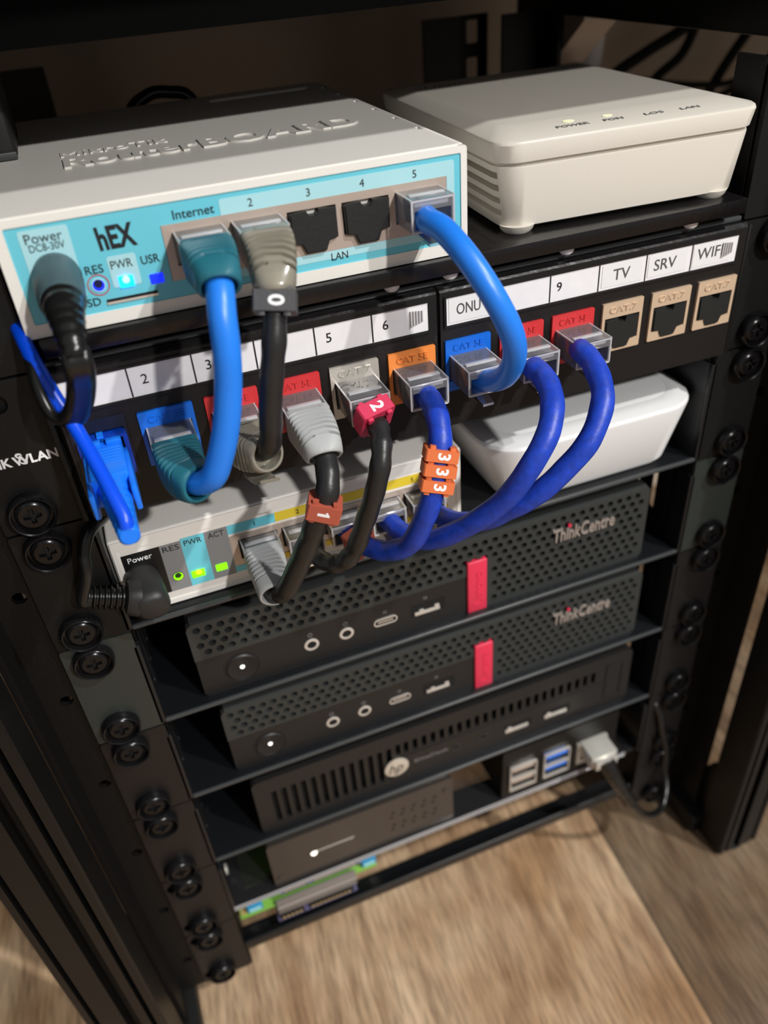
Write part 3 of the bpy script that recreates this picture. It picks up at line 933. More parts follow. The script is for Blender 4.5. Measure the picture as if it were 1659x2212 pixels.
# ------------------------------------------------------------------ mini computers
def mini_pc(x0, y0, zb, label, second=False):
    w, h = 179.0, 34.4
    x1 = x0+w; zt = zb+h
    t = thing('mini_computer', label, 'computer', ((x0+x1)/2, 70, zb))
    MB().box(x0+0.6, x1-0.6, y0+3, 150, zb+0.3, zt-0.3, PCBLK, 0.8, 2).build('chassis', t)
    F = front(y0)
    sx1 = x0+101.2             # port strip right end
    sz1 = zb+17.9 if not second else zb+18.4
    b = MB()
    # perforated grille: staggered rows
    out = [(x0, sz1), (sx1, sz1), (sx1, zb), (x1-1.5, zb)]
    out = [(x0, sz1+0.1), (sx1, sz1+0.1), (sx1, zb+0.0), (x1-1.4, zb), (x1, zb+1.4), (x1, zt-1.4), (x1-1.4, zt), (x0+2.2, zt), (x0+0.6, zt-0.7), (x0, zt-2.2)]
    holes = []
    pit, rowp, rr = 4.05, 3.5, 1.33
    row = 0
    z = zt-2.9
    while z > zb+2.0:
        x = x0+3.2+(pit/2 if row % 2 else 0)
        while x < x1-2.2:
            ok = True
            if x < sx1+9.8 and z < sz1+1.6: ok = False
            if sx1-0.5 < x < sx1+10.3 and z < sz1+6.0: ok = False
            if ok: holes.append(circ(x, z, rr, 10))
            x += pit
        z -= rowp; row += 1
    b.plate(out, holes, -2.4, 0.0, F, PCBEZ)
    b.add([(x0+1.6, y0, zt), (x1-1.4, y0, zt), (x1-1.4, y0+1.4, zt+0.55), (x0+1.6, y0+1.4, zt+0.55), (x1-1.4, y0+4, zt+0.55), (x0+1.6, y0+4, zt+0.55)], [[0, 1, 2, 3], [3, 2, 4, 5]], PCBEZ)
    b.add([(x1, y0, zb+1.4), (x1+0.6, y0+1.4, zb+1.4), (x1+0.6, y0+1.4, zt-1.0), (x1, y0, zt-1.4)], [[0, 1, 2, 3]], PCBEZ)
    b.box(x0+1, x1-1, y0+2.5, y0+3.2, zb+0.8, zt-0.8, mat('foil_behind_mesh', (15, 16, 16), 0.5))
    b.build('grille', t)
    b = MB()
    b.plate([(x0+1.6, zb), (sx1, zb), (sx1, sz1), (x0+0.2, sz1), (x0+0.2, zb+1.6)], [], -2.4, -0.25, F, PCBLK)
    zi = zb+9.0
    for s_, xx in (('M', -49.7), ('O', -36.6)):
        pass
    px = [x0+40.1, x0+53.3, x0+68.4, x0+85.4]
    FI = front(y0+0.25)
    for xx in (px[0], px[1]):
        b.plate(circ(xx, zi+4.6, 0.9, 10), [circ(xx, zi+4.6, 0.65, 10)], 0.0, 0.05, FI, GREYINK)
    b.text('SS', FI, px[2], zi+4.3, 1.2, GREYINK, d=0.02)
    b.text('SS', FI, px[3]-1, zi+5.0, 1.2, GREYINK, d=0.02)
    b.build('port_strip', t)
    p = MB()
    fp = frame((x0+14.8, y0+0.25, zi), (1, 0, 0), (0, 0, 1), (0, -1, 0))
    p.lathe([(6.4, 0.02), (6.4, 0.25), (6.1, 0.25), (6.0, 0.05), (5.8, 0.05), (5.3, 0.55), (4.2, 0.3), (2.2, 0.02), (0.3, -0.05)], fp, PCBLK, 32)
    o = p.build('power_button', t)
    p = MB(); p.lathe([(0.85, 0.02), (0.7, 0.3)], fp, mat('white_led', (255, 255, 255), 0.3, emit=(255, 252, 245), estr=1.6), 16); p.build('light', o)
    for xx in px[:2]:
        p = MB()
        fa = frame((xx, y0+0.25, zi), (1, 0, 0), (0, 0, 1), (0, -1, 0))
        p.lathe([(2.75, 0.0), (2.75, 0.3), (2.4, 0.5), (1.75, 0.4), (1.7, 0.1)], fa, BRIGHT, 24, cap=False)
        p.lathe([(1.72, 0.05), (1.0, 0.06)], fa, DARK, 18)
        p.build('audio_jack', t)
    p = MB()
    FF = front(y0+0.25)
    p.plate(rrect(px[2]-4.6, px[2]+4.6, zi-1.6, zi+1.6, 1.55, 5), [rrect(px[2]-4.15, px[2]+4.15, zi-1.15, zi+1.15, 1.1, 5)], -0.5, 0.35, FF, BRIGHT)
    p.plate(rrect(px[2]-4.2, px[2]+4.2, zi-1.2, zi+1.2, 1.1, 5), [], -0.3, 0.05, FF, DARK)
    p.box(px[2]-3.0, px[2]+3.0, y0-0.0, y0+0.4, zi-0.3, zi+0.3, NICKEL)
    p.build('usb_c_port', t)
    p = MB()
    p.plate(rrect(px[3]-6.9, px[3]+6.9, zi-2.9, zi+2.9, 0.4, 2), [], -0.1, 0.06, FF, DARK)
    p.box(px[3]-5.6, px[3]+4.6, y0-0.3, y0+0.3, zi-2.4, zi-0.7, BRIGHT, 0.3)
    p.box(px[3]-3.8, px[3]-1.9, y0-0.35, y0+0.3, zi-0.7, zi+0.2, BRIGHT, 0.2)
    p.box(px[3]+2.4, px[3]+4.3, y0-0.35, y0+0.3, zi-0.7, zi+0.5, BRIGHT, 0.2)
    p.build('usb_port', t)
    p = MB()
    p.box(sx1, sx1+8.0, y0-0.9, y0+2, zb-0.2, zb+24.6, REDTAB, 0.5, 3)
    p.text('Lenovo', front(y0-0.9), sx1+4.2, zb+11.5, 3.6, REDTAB, w=16.5, d=0.0, th=0.22, rot=math.pi/2, bold=0.02)
    o = p.build('badge', t); o['label'] = 'red upright badge'
    p = MB()
    p.text('Think', front(y0), x0+142.7, zt-9.9, 6.0, CHROME, w=11.9, d=0.0, th=0.7, bold=0.015)
    p.text('Centre', front(y0), x0+156.2, zt-9.9, 6.0, CHROME, w=14.9, d=0.0, th=0.7, bold=0.015)
    p.plate(circ(x0+143.6, zt-6.6, 0.7, 12), [], 0.0, 0.85, front(y0), REDTAB)
    p.build('badge', t)
    return t
mini_pc(-89.7, 2.0, -2*U+1.55, 'black perforated mini computer with red badge, the upper of two alike')
mini_pc(-86.7, 2.1, -3*U+1.55, 'black perforated mini computer with red badge, the lower of two alike', True)

# ------------------------------------------------------------------ slotted mini computer with round logo
zb = -4*U+1.55
hp = thing('mini_computer', 'black mini computer with slotted grille and round silver logo', 'computer', (5, 70, zb))
x0, x1, y0 = -83.4, 93.4, 1.6
zt = zb+34.0
MB().box(x0+0.8, x1-0.8, y0+3, 150, zb+0.3, zt-0.3, PCBLK, 0.8, 2).build('chassis', hp)
b = MB(); F = front(y0)
holes = []
for i in range(13):
    x = x0+8.0+i*4.15
    holes.append(rrect(x-1.15, x+1.15, zb+5.2, zb+25.5, 0.3, 2))
for i in range(28):
    x = x0+8.0+(13+i)*4.15-(0.5 if i > 0 else 0)
    if x > x1-16: break
    holes.append(rrect(x-1.15, x+1.15, zb+19.4, zb+26.2, 0.3, 2))
b.plate(rrect(x0, x1, zb, zt, 3.0, 5), holes, -3.0, 0.0, F, PCBLK)
b.box(x0+5, x1-12, y0+2.6, y0+3.2, zb+4, zb+28, DARK)
b.plate(rrect(x0+60, x1-14, zb+4.2, zb+17.6, 0.6, 3), [], 0.0, 0.35, F, PCBLK)
b.plate(rrect(x1-13.2, x1-4.2, zb+6, zb+28, 1.5, 4), [rrect(x1-12.4, x1-5.0, zb+6.8, zb+27.2, 1.2, 4)], 0, 0.4, F, PCBLK)
b.text('EliteDesk', F, x0+77, zb+12.0, 2.2, GREYINK, w=16, d=0.36, th=0.03)
b.build('grille', hp)
p = MB()
fp = frame((x0+60.5, y0, zb+12.6), (1, 0, 0), (0, 0, 1), (0, -1, 0))
p.lathe([(5.5, 0.3), (5.5, 0.9), (5.0, 1.05)], fp, mat('silver_logo', (214, 206, 192), 0.35, metal=0.4), 32)
p.text('hp', frame((x0+60.5, y0-1.05, zb+12.6), (1, 0, 0), (0, 0, 1), (0, -1, 0)), 0, 0.3, 5.4, PCBLK, w=6.2, d=0.0, th=0.05, shear=0.28)
o = p.build('logo', hp)
for xx in (x0+88.6, x0+102.0):
    p = MB()
    p.plate(circ(xx, zb+11.2, 2.1, 20), [circ(xx, zb+11.2, 1.55, 20)], 0.3, 0.55, F, PCBEZ)
    p.plate(circ(xx, zb+11.2, 1.6, 16), [], 0.34, 0.4, F, DARK)
    p.build('audio_jack', hp)
for xx in (x0+118.8, x0+138.6):
    p = MB()
    p.plate(rrect(xx-6.9, xx+6.9, zb+7.2, zb+12.6, 0.4, 2), [], 0.3, 0.42, F, DARK)
    p.box(xx-6.2, xx+5.4, y0-0.8, y0+0.2, zb+7.5, zb+9.7, BRIGHT, 0.35)
    p.box(xx-5.0, xx-3.0, y0-0.7, y0+0.2, zb+9.7, zb+10.9, BRIGHT, 0.25)
    p.build('usb_port', hp)

# ------------------------------------------------------------------ board tray (open frame with acrylic)
zb5 = -5*U
tray = shelf(6, 'open black tray with clear acrylic plate holding the small boards', floor=False, wall_h=0)
b = MB(); b.box(-104.0, 96, -1.5, 92, zb5+4.6, zb5+7.0, ACRYL, 0.3); b.box(-104.0, 96, -1.8, -1.45, zb5+6.1, zb5+7.1, CLEARHL); b.box(-104.0, 96, -1.8, -1.45, zb5+4.5, zb5+4.9, CLEARHL); b.build('acrylic_plate', tray)  # milky strips paint the bright line along the acrylic's front edge
for sx in (-1, 1):
    b = MB()
    b.box(min(sx*103.4, sx*105.2), max(sx*103.4, sx*105.2), -1.5, 90, zb5+3, zb5+38, SHELFM, 0.4)
    b.box(min(sx*104.4, sx*98), max(sx*104.4, sx*98), 0, 90, zb5+3, zb5+4.4, SHELFM, 0.2)
    b.build('side_wall', tray)
b = MB()
b.lathe([(2.6, 0), (2.6, 0.5), (1.9, 0.9), (1.0, 0.9), (1.0, 0.2)], frame((-103.4, 12, zb5+16), (0, 1, 0), (0, 0, 1), (1, 0, 0)), BRIGHT, 20)
b.build('rivet', tray)

# black metal-cased computer standing on the acrylic
cb = thing('board_case', 'dark grey metal board case with card slot and vent dots on the acrylic', 'single-board computer', (-41, 40, zb5+7.0))
CASEM = mat('dark_brushed_case', (86, 81, 77), 0.24, metal=0.6)
x0, x1, y0, za, zb_ = -84.4, 2.4, 0.0, zb5+7.2, zb5+38.2
b = MB()
F = front(y0)
vents = []
for r_ in range(2):
    for c_ in range(5):
        for q in range(2):
            vents.append(circ(-28+c_*5.1+(0.9 if q else 0), za+9.2+r_*9.2+q*3.0, 0.85, 8))
b.plate(rrect(x0, x1, za, zb_, 1.8, 5), vents+[rrect(-66.5, -45.5, za+13.4, za+15.6, 1.0, 4)], -2, 0, F, CASEM)
b.box(x0+0.4, x1-0.4, 1.8, 62, za+0.3, zb_-0.3, CASEM, 1.6, 4)
b.box(x0+4, x1-4, 1.6, 1.75, za+3, zb_-3, DARK)
b.build('case', cb)
b = MB(); b.box(-66.4, -45.6, 0.5, 1.6, za+13.5, za+14.7, BRIGHT, 0.3); b.build('memory_card', cb)
b = MB(); b.lathe([(1.5, -0.5), (1.3, 0.25)], frame((-65.0, 0, za+14.4), (1, 0, 0), (0, 0, 1), (0, -1, 0)), mat('warm_led', (255, 250, 240), 0.3, emit=(255, 248, 235), estr=2.0), 14); b.build('light', cb)
b = MB()
for xx, zz in ((-81.5, za+6), (-1.2, zb_-8)):
    b.lathe([(1.5, 0), (1.4, 0.5), (0.7, 0.6)], frame((xx, 0, zz), (1, 0, 0), (0, 0, 1), (0, -1, 0)), CASEM, 14)
b.build('case_screw', cb)

# board with usb ports on the right
rp = thing('single_board_computer', 'black board case with stacked usb ports at right of the tray', 'single-board computer', (58, 40, zb5+7.0))
b = MB()
x0, x1 = 27.4, 89.0
za, zb_ = zb5+8.0, zb5+42.0
b.plate(rrect(x0, x1, za, zb_, 0.6, 3), [rrect(30.5, 45.0, za+5, za+23), rrect(48.4, 62.9, za+5, za+23), rrect(66.5, 84.0, za+5, za+21)], -1.6, 0, front(-1.0), BLACK)
b.box(x0+0.3, x1-0.3, 0.5, 86, za, za+2, BLACK)
b.box(x0+0.3, x1-0.3, 0.5, 86, zb_-2, zb_, BLACK)
b.box(x0, x0+2, 0.5, 86, za, zb_, BLACK); b.box(x1-2, x1, 0.5, 86, za, zb_, BLACK)
b.box(x0+2, x1-2, 12, 13, za, zb_, DARK)
b.build('case', rp)
BLUEP = mat('usb_blue_tongue', (60, 128, 236), 0.4)
for xc, tong in ((37.7, BRIGHT), (55.6, BLUEP)):
    p = MB()
    p.plate(rrect(xc-7.0, xc+7.0, za+5.4, za+22.6, 0.5, 3), [rrect(xc-6.4, xc+6.4, za+6.4, za+13.2), rrect(xc-6.4, xc+6.4, za+14.6, za+21.8)], 0.4, 1.6, front(-1.0), BRIGHT)
    p.box(xc-6.8, xc+6.8, 0.6, 1.0, za+5.6, za+22.4, DARK)
    for zz in (za+10.2, za+18.6):
        p.box(xc-5.6, xc+5.6, -2.2, 1.0, zz, zz+2.0, tong if tong is BLUEP else NICKEL, 0.2)
    p.build('usb_port', rp)
p = MB()
p.plate(rrect(67.0, 83.5, za+5.4, za+20.4, 0.5, 3), [rrect(69.2, 81.3, za+7.4, za+17.2)], -9, 1.0, front(-1.0), BRIGHT)
p.box(68.5, 82, 5, 6, za+6, za+20, DARK)
p.build('network_port', rp)

# small bare boards under the black metal case
def pin_row(b, x0, x1, y, z, step=2.0):
    x = x0
    while x <= x1:
        pts = [(x, y-0.1, z), (x, y-0.9, z+0.9), (x+0.35, y-1.0, z+1.7), (x+0.9, y-0.9, z+0.9), (x+0.9, y-0.1, z)]
        b.tube(spline(pts, 3), 0.3, GOLD, 6)
        x += step
PV = mat('violet_board', (96, 92, 128), 0.4)
HB = mat('header_black', (30, 28, 30), 0.4)
def header_board(zc, label, xa, xb, y0):
    t = thing('circuit_board', label, 'circuit board', (-66, 20, zc))
    b = MB(); b.box(xa-1.5, xb+1.5, y0+0.2, y0+40, zc, zc+1.4, PV, 0.15); b.build('board', t)
    xm = xa+(xb-xa)*0.36
    b = MB()
    for a0, a1 in ((xa, xm-1.5), (xm+1, xb)):
        b.box(a0, a1, y0, y0+5, zc+1.4, zc+5.6, HB, 0.15)
    b.build('pin_header', t)
    b = MB()
    pin_row(b, xa+0.8, xm-3.0, y0, zc+2.8); pin_row(b, xm+1.8, xb-1.6, y0, zc+2.6)
    b.build('pins', t)
    return t
header_board(zb5-1.6, 'upper thin circuit board with gold pin header just below the black case', -82.0, -46.0, 0.4)
lb = header_board(zb5-23.2, 'lower thin circuit board with gold pin header above the front bar', -86.0, -50.0, 0.6)
b = MB(); b.box(-86.5, -48, 1.0, 2.2, zb5-18.0, zb5-7.0, mat('smoky_shroud', (126, 120, 116), 0.4), 0.2); b.box(-86.5, -48, 0.8, 1.1, zb5-12.8, zb5-11.8, mat('smoky_shroud_edge', (170, 164, 160), 0.4)); b.build('header_shroud', lb)
t = thing('circuit_board', 'lime green circuit board with two blue terminals at the left of the tray', 'circuit board', (-70, 20, zb5-12))
zc = zb5-12.2
b = MB(); b.box(-103.2, -37.0, 2.5, 46, zc, zc+1.7, mat('lime_board', (128, 184, 74), 0.4), 0.15); b.build('board', t)
TB = mat('blue_terminal', (24, 140, 190), 0.4)
for a0 in (-99.5, -44.0):
    b = MB(); b.box(a0, a0+7.0, 3.0, 9.0, zc+1.7, zc+6.6, TB, 0.2); b.box(a0+0.8, a0+6.2, 2.7, 3.1, zc+2.6, zc+5.0, mat('pale_terminal_face', (150, 215, 225), 0.3)); b.build('terminal_block', t)
for a0 in (-101.2, -39.0):
    b = MB(); b.lathe([(1.7, 0), (1.7, 0.2), (0.9, 0.2)], frame((a0, 5.0, zc+1.7), (1, 0, 0), (0, 1, 0), (0, 0, 1)), GOLD, 16); b.build('mounting_ring', t)
for a0, a1 in ((-103, -39),):
    b = MB()
    for q in (a0+1.2, a1):
        b.lathe([(1.4, zb5-26), (1.4, zb5+4.6)], frame((q, 12, 0), (1, 0, 0), (0, 1, 0), (0, 0, 1)), BRIGHT, 12)
    b.build('standoffs', t)

# bottom bracket with front bar
t = thing('rack_bracket', 'black bottom rack bracket with long front bar above the floor', 'bracket', (0, 0, -6*U))
zb6 = -6*U
for sx in (-1, 1):
    a0, a1 = sorted((sx*105.3, sx*127))
    hs = [rrect(sx*121-5.5, sx*121+5.5, z-2.6, z+2.6, 2.4, 4) for z in (-5*U-6.35, zb6+6.35)]
    MB().plate(rrect(a0, a1, zb6+0.3, zb6+U-0.35, 0.6, 2), hs, 0, 1.9, front(0), EARM).build('ear', t)
b = MB()
b.box(-105, 104, -1.6, 0.4, zb6+13.4, zb6+19.6, SHELFM, 0.6, 3)
b.box(-105, 104, -1.6, 9.5, zb6+13.0, zb6+14.6, SHELFM, 0.6, 3)
b.build('front_bar', t)

# ------------------------------------------------------------------ network cables
def plug_mesh(cx, zc, yf, ext, m=CLEAR, w=11.6, h=8.0):
    """clear eight-way plug pushed into a socket whose face is at yf; ext = how far it sticks out"""
    b = MB()
    F = front(yf)
    b.plate(rrect(cx-w/2, cx+w/2, zc-h/2, zc+h/2, 0.5, 3), [rrect(cx-w/2+0.9, cx+w/2-0.9, zc-h/2+0.9, zc+h/2-2.6, 0.3, 2)], ext-6.5, ext, F, m)
    b.plate(rrect(cx-w/2, cx+w/2, zc-h/2, zc+h/2, 0.5, 3), [], -7, ext-6.5, F, m)
    b.plate(rrect(cx-w/2, cx+w/2, zc-h/2, zc+h/2, 0.5, 3), [rrect(cx-w/2+0.5, cx+w/2-0.5, zc-h/2+0.5, zc+h/2-0.5, 0.3, 2)], ext-0.35, ext+0.1, F, CLEARHL)  # milky rim painting the bright edge of the plug's open end
    b.box(cx-w/2-0.1, cx-w/2+0.35, yf-ext, yf, zc+h/2-0.4, zc+h/2+0.05, CLEARHL)
    b.box(cx+w/2-0.35, cx+w/2+0.1, yf-ext, yf, zc+h/2-0.4, zc+h/2+0.05, CLEARHL)
    # strain-relief bars on the top, their highlights put in as milky plastic
    b.box(cx-w/2+1.0, cx+w/2-1.0, yf-ext+3.2, yf-ext+5.0, zc+h/2-1.2, zc+h/2+0.35, CLEARHL, 0.3)
    b.box(cx-w/2+1.2, cx+w/2-1.2, yf-ext+0.8, yf-ext+2.4, zc+h/2-2.0, zc+h/2-0.3, CLEARHL, 0.3)
    # latch
    z0 = zc-h/2
    b.add([(cx-2.9, yf+4, z0-0.6), (cx+2.9, yf+4, z0-0.6), (cx+2.9, yf+4, z0-1.6), (cx-2.9, yf+4, z0-1.6),
           (cx-1.7, yf-ext-1.2, z0-2.6), (cx+1.7, yf-ext-1.2, z0-2.6), (cx+1.7, yf-ext-1.2, z0-3.4), (cx-1.7, yf-ext-1.2, z0-3.4)],
          [[3, 2, 1, 0], [4, 5, 6, 7], [0, 1, 5, 4], [1, 2, 6, 5], [2, 3, 7, 6], [3, 0, 4, 7]], m)
    return b
def boot_mesh(start, end, m, w=12.0, h=9.2, r=4.4, ribs=7, bend=None, hole=True):
    """soft boot from the plug (facing -Y) curving to end point/direction"""
    s = Vector(start); e = Vector(end[0]); d = Vector(end[1]).normalized()
    L = (e-s).length
    p0, p1, p2, p3 = s, s+Vector((0, -L*0.38, 0)), e-d*L*0.38, e
    ts = [(0.0, 0), (0.1, 0)]
    for q in range(ribs):
        a_ = 0.15+0.72*q/ribs
        ts += [(a_, 0), (a_+0.012, 1), (a_+0.040, 1), (a_+0.052, 0)]
    ts += [(0.9, 0), (0.95, 0), (1.0, 0)]
    rings = []
    ex0 = Vector((1, 0, 0))
    b = MB()
    for t, gr in ts:
        c = p0*(1-t)**3+p1*3*t*(1-t)**2+p2*3*t*t*(1-t)+p3*t**3
        tg = ((p1-p0)*(1-t)**2+(p2-p1)*2*t*(1-t)+(p3-p2)*t*t).normalized()
        ex = (ex0-tg*ex0.dot(tg)).normalized()
        up = ex.cross(tg)*1.0
        if up.z < 0: up = -up
        k = t**1.5
        a = (w/2)*(1-k)+r*k; bb = (h/2)*(1-k)+r*k
        pw = 8*(1-t**2)+2.2*t**2
        ring = superring(c, ex, up, a, bb, pw, 40)
        out = []
        for v in ring:
            da = (v-c).dot(ex)
            sw_ = abs(da)/a
            # chevron: the slots lean back towards the plug near the middle of the top
            v = v-tg*(1.9*(1-sw_)*(1 if 0.12 < t < 0.92 else 0))
            if gr and sw_ > 0.3:
                q_ = min(1, (sw_-0.3)/0.1)
                v = v-ex*math.copysign(0.95*q_*sw_, da)-up*math.copysign(0.8*q_, (v-c).dot(up))
            out.append(v)
        rings.append(out)
    # rolled end with a hole
    tg = d
    ex = (ex0-tg*ex0.dot(tg)).normalized(); up = ex.cross(tg)
    if up.z < 0: up = -up
    for rr, off in ((r*0.94, 0.35), (r*0.82, 0.3), (r*0.80, -3.5)):
        rings.append(superring(e+d*off, ex, up, rr, rr, 2, 40))
    b.rings(rings, m, True, True)
    return b
def marker(name, label, p, t, n, dims, m, digit, hole=3.1, both=True, back=None):
    """clip-on cable marker ring: axis t, printed face towards n"""
    t = Vector(t).normalized(); n = Vector(n); n = (n-t*n.dot(t)).normalized()
    ex = n.cross(t)
    w, dp, l = dims
    fr = frame(p, ex, n, t)
    if ex.dot(Vector((1, 0, 0))) < 0: ex = -ex
    root = thing(name, label, 'cable marker', tuple(p), 'clip-on cable number markers')
    b = MB()
    fr = frame(p, ex, n, t*(1 if ex.cross(n).dot(t) > 0 else -1))
    o = [(-w/2, -dp/2+1.5), (-w/2+1.5, -dp/2), (w/2-1.5, -dp/2), (w/2, -dp/2+1.5), (w/2, dp/2-0.4), (w/2-0.4, dp/2), (-w/2+0.4, dp/2), (-w/2, dp/2-0.4)]
    b.plate(o, [circ(0, -0.3, hole, 20)], -l/2, l/2, fr, m)
    for q in (-w*0.3, w*0.3):
        b.plate(rrect(q-0.8, q+0.8, dp/2-2.2, dp/2-0.6, 0.3, 2), [], -l/2-0.9, -l/2+0.1, fr, m)
        b.plate(rrect(q-0.8, q+0.8, dp/2-2.2, dp/2-0.6, 0.3, 2), [], l/2-0.1, l/2+0.9, fr, m)
    b.build('clip', root)
    if digit:
        dn = t if t.z < 0 else -t
        x = MB()
        ff = frame(Vector(p)+n*(dp/2), ex, -dn, n)
        if digit == '1':
            x.plate([(-1.6, -0.42), (1.6, -0.42), (1.6, 0.0), (0.85, 1.0), (0.45, 0.75), (0.75, 0.35), (-1.6, 0.35)], [], -0.02, 0.06, ff, WINK)
        else: x.text(digit, ff, 0.6, 0.0, w*0.36, WINK, d=0.0, th=0.06, rot=-math.pi/2, bold=0.012 if digit == '1' else 0.03)
        x.build('digit', root)
    return root

def cable(label, pts, r, m, plugs, boots=(), wob=0.0, sub=8, name='network_cable'):
    t = thing(name, label, 'cable', tuple(pts[0]))
    MB().tube(spline(pts, sub), r, m, 18, wob=wob).build('cord', t)
    for (cx, zc, yf, ext) in plugs:
        plug_mesh(cx, zc, yf, ext).build('plug', t)
    for (s, e, bm_, kw) in boots:
        boot_mesh(s, e, bm_, **kw).build('boot', t)
    return t
V = Vector
HZ = 68.2          # plug height in the router
KZ = 20.4          # plug height in the panel
SZ = -29.4         # plug height in the switch
HE, KE, SE = 9.4, 12.6, 7.6
# router port one to panel slot two
cable('thick bright blue network cable with teal boots, router port one to slot two',
      [(HP[0], -14, HZ-0.6), (-60.6, -22, 68.4), (-61.2, -29.5, 66.4), (-62.5, -34.2, 61.4), (-63.3, -36.0, 54.0), (-64.6, -36.0, 45.4), (-66.8, -36.0, 36.4), (-69.6, -35.5, 28.5), (-72.4, -34.0, 22.6), (-76.2, -29.0, 19.4), (-77.8, -22, 19.8), (KX[1], -16, KZ)], 3.15, CBLUE,
      [(HP[0], HZ, HY, HE), (KX[1], KZ, PY, KE)],
      [((HP[0], HY-8.8, HZ-0.3), ((-61.3, -30.0, 66.2), (-0.10, -0.80, -0.60)), TBOOT, dict(r=4.9, w=12.2, h=9.6)),
       ((KX[1], PY-10.4, KZ-0.2), ((-75.6, -30.5, 19.6), (0.45, -0.86, 0.05)), TBOOT, dict(r=4.9, w=12.2, h=9.8))])
# router port two to panel slot three
cable('black network cable with clear boots, router port two to slot three',
      [(HP[1], -14, HZ-0.6), (-47.2, -21, 67.2), (-48.9, -27.0, 62.4), (-51.3, -31.0, 53.7), (-53.4, -32.0, 45.4), (-55.2, -31.4, 35.8), (-55.9, -30.5, 29.1), (-56.9, -27.0, 22.6), (-59.3, -21, 20.0), (KX[2], -15, KZ)], 2.85, CBLACK,
      [(HP[1], HZ, HY, HE), (KX[2], KZ, PY, KE)],
      [((HP[1], HY-8.8, HZ-0.3), ((-49.0, -27.6, 61.8), (-0.15, -0.5, -0.85)), CLEARB, dict(r=4.6, w=12.0, h=9.4)),
       ((KX[2], PY-10.5, KZ-0.2), ((-57.3, -27.2, 21.0), (0.35, -0.9, 0.2)), CLEARB, dict(r=4.8, w=12.2, h=9.6))], wob=0.03)
clip = [o_ for o_ in bpy.data.objects if o_.name.startswith('network_cable') and 'clear boots' in o_.get('label', '')][0]
b = MB()
pts_ = [V((-60.4, -17.5, 14.6)), V((-60.0, -23, 13.0)), V((-59.0, -27.5, 13.4)), V((-58.2, -29.5, 14.6))]
b.rings([superring(c_, V((0.95, -0.25, 0.1)).normalized(), V((0, 0.15, 1)), 3.6-0.35*q, 0.5, 6, 20) for q, c_ in enumerate(pts_)], CLEARB)
b.build('latch_cover', clip)
# router port five to panel slot seven
cable('thick bright blue network cable arching from router port five to the ONU slot',
      [(HP[4], -7, HZ-1.0), (-5.6, -11, HZ-0.9), (-6.6, -16.5, 67.3), (-5.2, -22.5, 66.3), (-3.2, -31.0, 61.9), (0.6, -37.0, 53.7), (5.0, -38.0, 44.3), (7.9, -35.0, 35.6), (9.4, -28.0, 26.8), (9.2, -20.0, 21.6), (9.2, -13.0, 19.8), (9.2, -8, 19.8)], 3.1, CBLUE,
      [(HP[4], HZ, HY, HE), (KX[6], KZ, PY, KE)])
# slot four to switch one
cable('black network cable with grey boots, slot four to switch port one',
      [(KX[3], -14, KZ-0.8), (-43, -22, 18.8), (-42.9, -28.0, 15.7), (-44.1, -33.0, 12.2), (-46.0, -34.5, 7.0), (-48.6, -33.5, 1.5), (-51.0, -30.5, -7.0), (-54.6, -26.5, -18), (-58.2, -23.0, -27.6), (-60.3, -19.5, -31.2), (-61.4, -15, -31.0), (SP[0], -6, SZ-0.6)], 3.15, CBLACK,
      [(KX[3], KZ, PY, KE), (SP[0], SZ, SWY, SE)],
      [((KX[3], PY-10.5, KZ-0.2), ((-42.9, -27.5, 16.2), (-0.05, -0.72, -0.62)), GBOOT, dict(r=5.0, w=12.0, h=9.6)),
       ((SP[0], SWY-6.0, SZ-0.2), ((-61.4, -19.5, -31.6), (-0.08, -0.9, -0.18)), GBOOT, dict(r=4.9, w=12.0, h=9.4))], wob=0.035)
# slot five to switch two
cable('black network cable with crimson marker, slot five to switch port two',
      [(KX[4], -6, KZ-0.6), (KX[4], -12, KZ-0.4), (-26.6, -17.0, 20.4), (-25.9, -21.5, 18.4), (-26.9, -27.0, 16.4), (-28.6, -30.5, 12.0), (-31.4, -31.0, 3.0), (-34.2, -27.5, -9.0), (-36.4, -23.0, -20.4), (-39.8, -20.0, -26.6), (-43.3, -15.6, -28.9), (-45.4, -9.5, -29.6), (SP[1], -1, SZ-0.4)], 2.85, CBLACK,
      [(KX[4], KZ, PY, KE), (SP[1], SZ, SWY, SE)], wob=0.05)
# slot six to switch three
cable('dark blue network cable with orange number markers, slot six to switch port three',
      [(KX[5], -6, KZ-0.6), (KX[5], -12, KZ-0.4), (-9.0, -17.0, 20.1), (-9.3, -23, 18.8), (-10.9, -29.5, 14.6), (-13.0, -32.5, 8.0), (-15.4, -34.0, 0.6), (-18.0, -33.0, -8.4), (-21.2, -28.4, -20.0), (-25.6, -21.7, -26.0), (-28.8, -15.7, -28.2), (-31.2, -9.5, -29.5), (SP[2], -1, SZ-0.4)], 3.2, CNAVY,
      [(KX[5], KZ, PY, KE), (SP[2], SZ, SWY, SE)], wob=0.02)
# slot eight to switch four
cable('dark blue network cable, slot eight sweeping down to switch port four',
      [(KX[7], -6, KZ-0.6), (26.2, -12, KZ-0.4), (23.6, -18.0, 21.2), (23.6, -24.0, 20.9), (21.0, -33.0, 19.0), (16.1, -40.0, 14.0), (9.6, -42.0, 5.5), (4.0, -38.4, -6.0), (-3.7, -31.5, -17.0), (-10.9, -23.0, -25.6), (-15.3, -15.6, -28.8), (-17.6, -8.9, -29.8), (SP[3], -1, SZ-0.4)], 3.3, CNAVY,
      [(KX[7], KZ, PY, KE), (SP[3], SZ, SWY, SE)], wob=0.015)
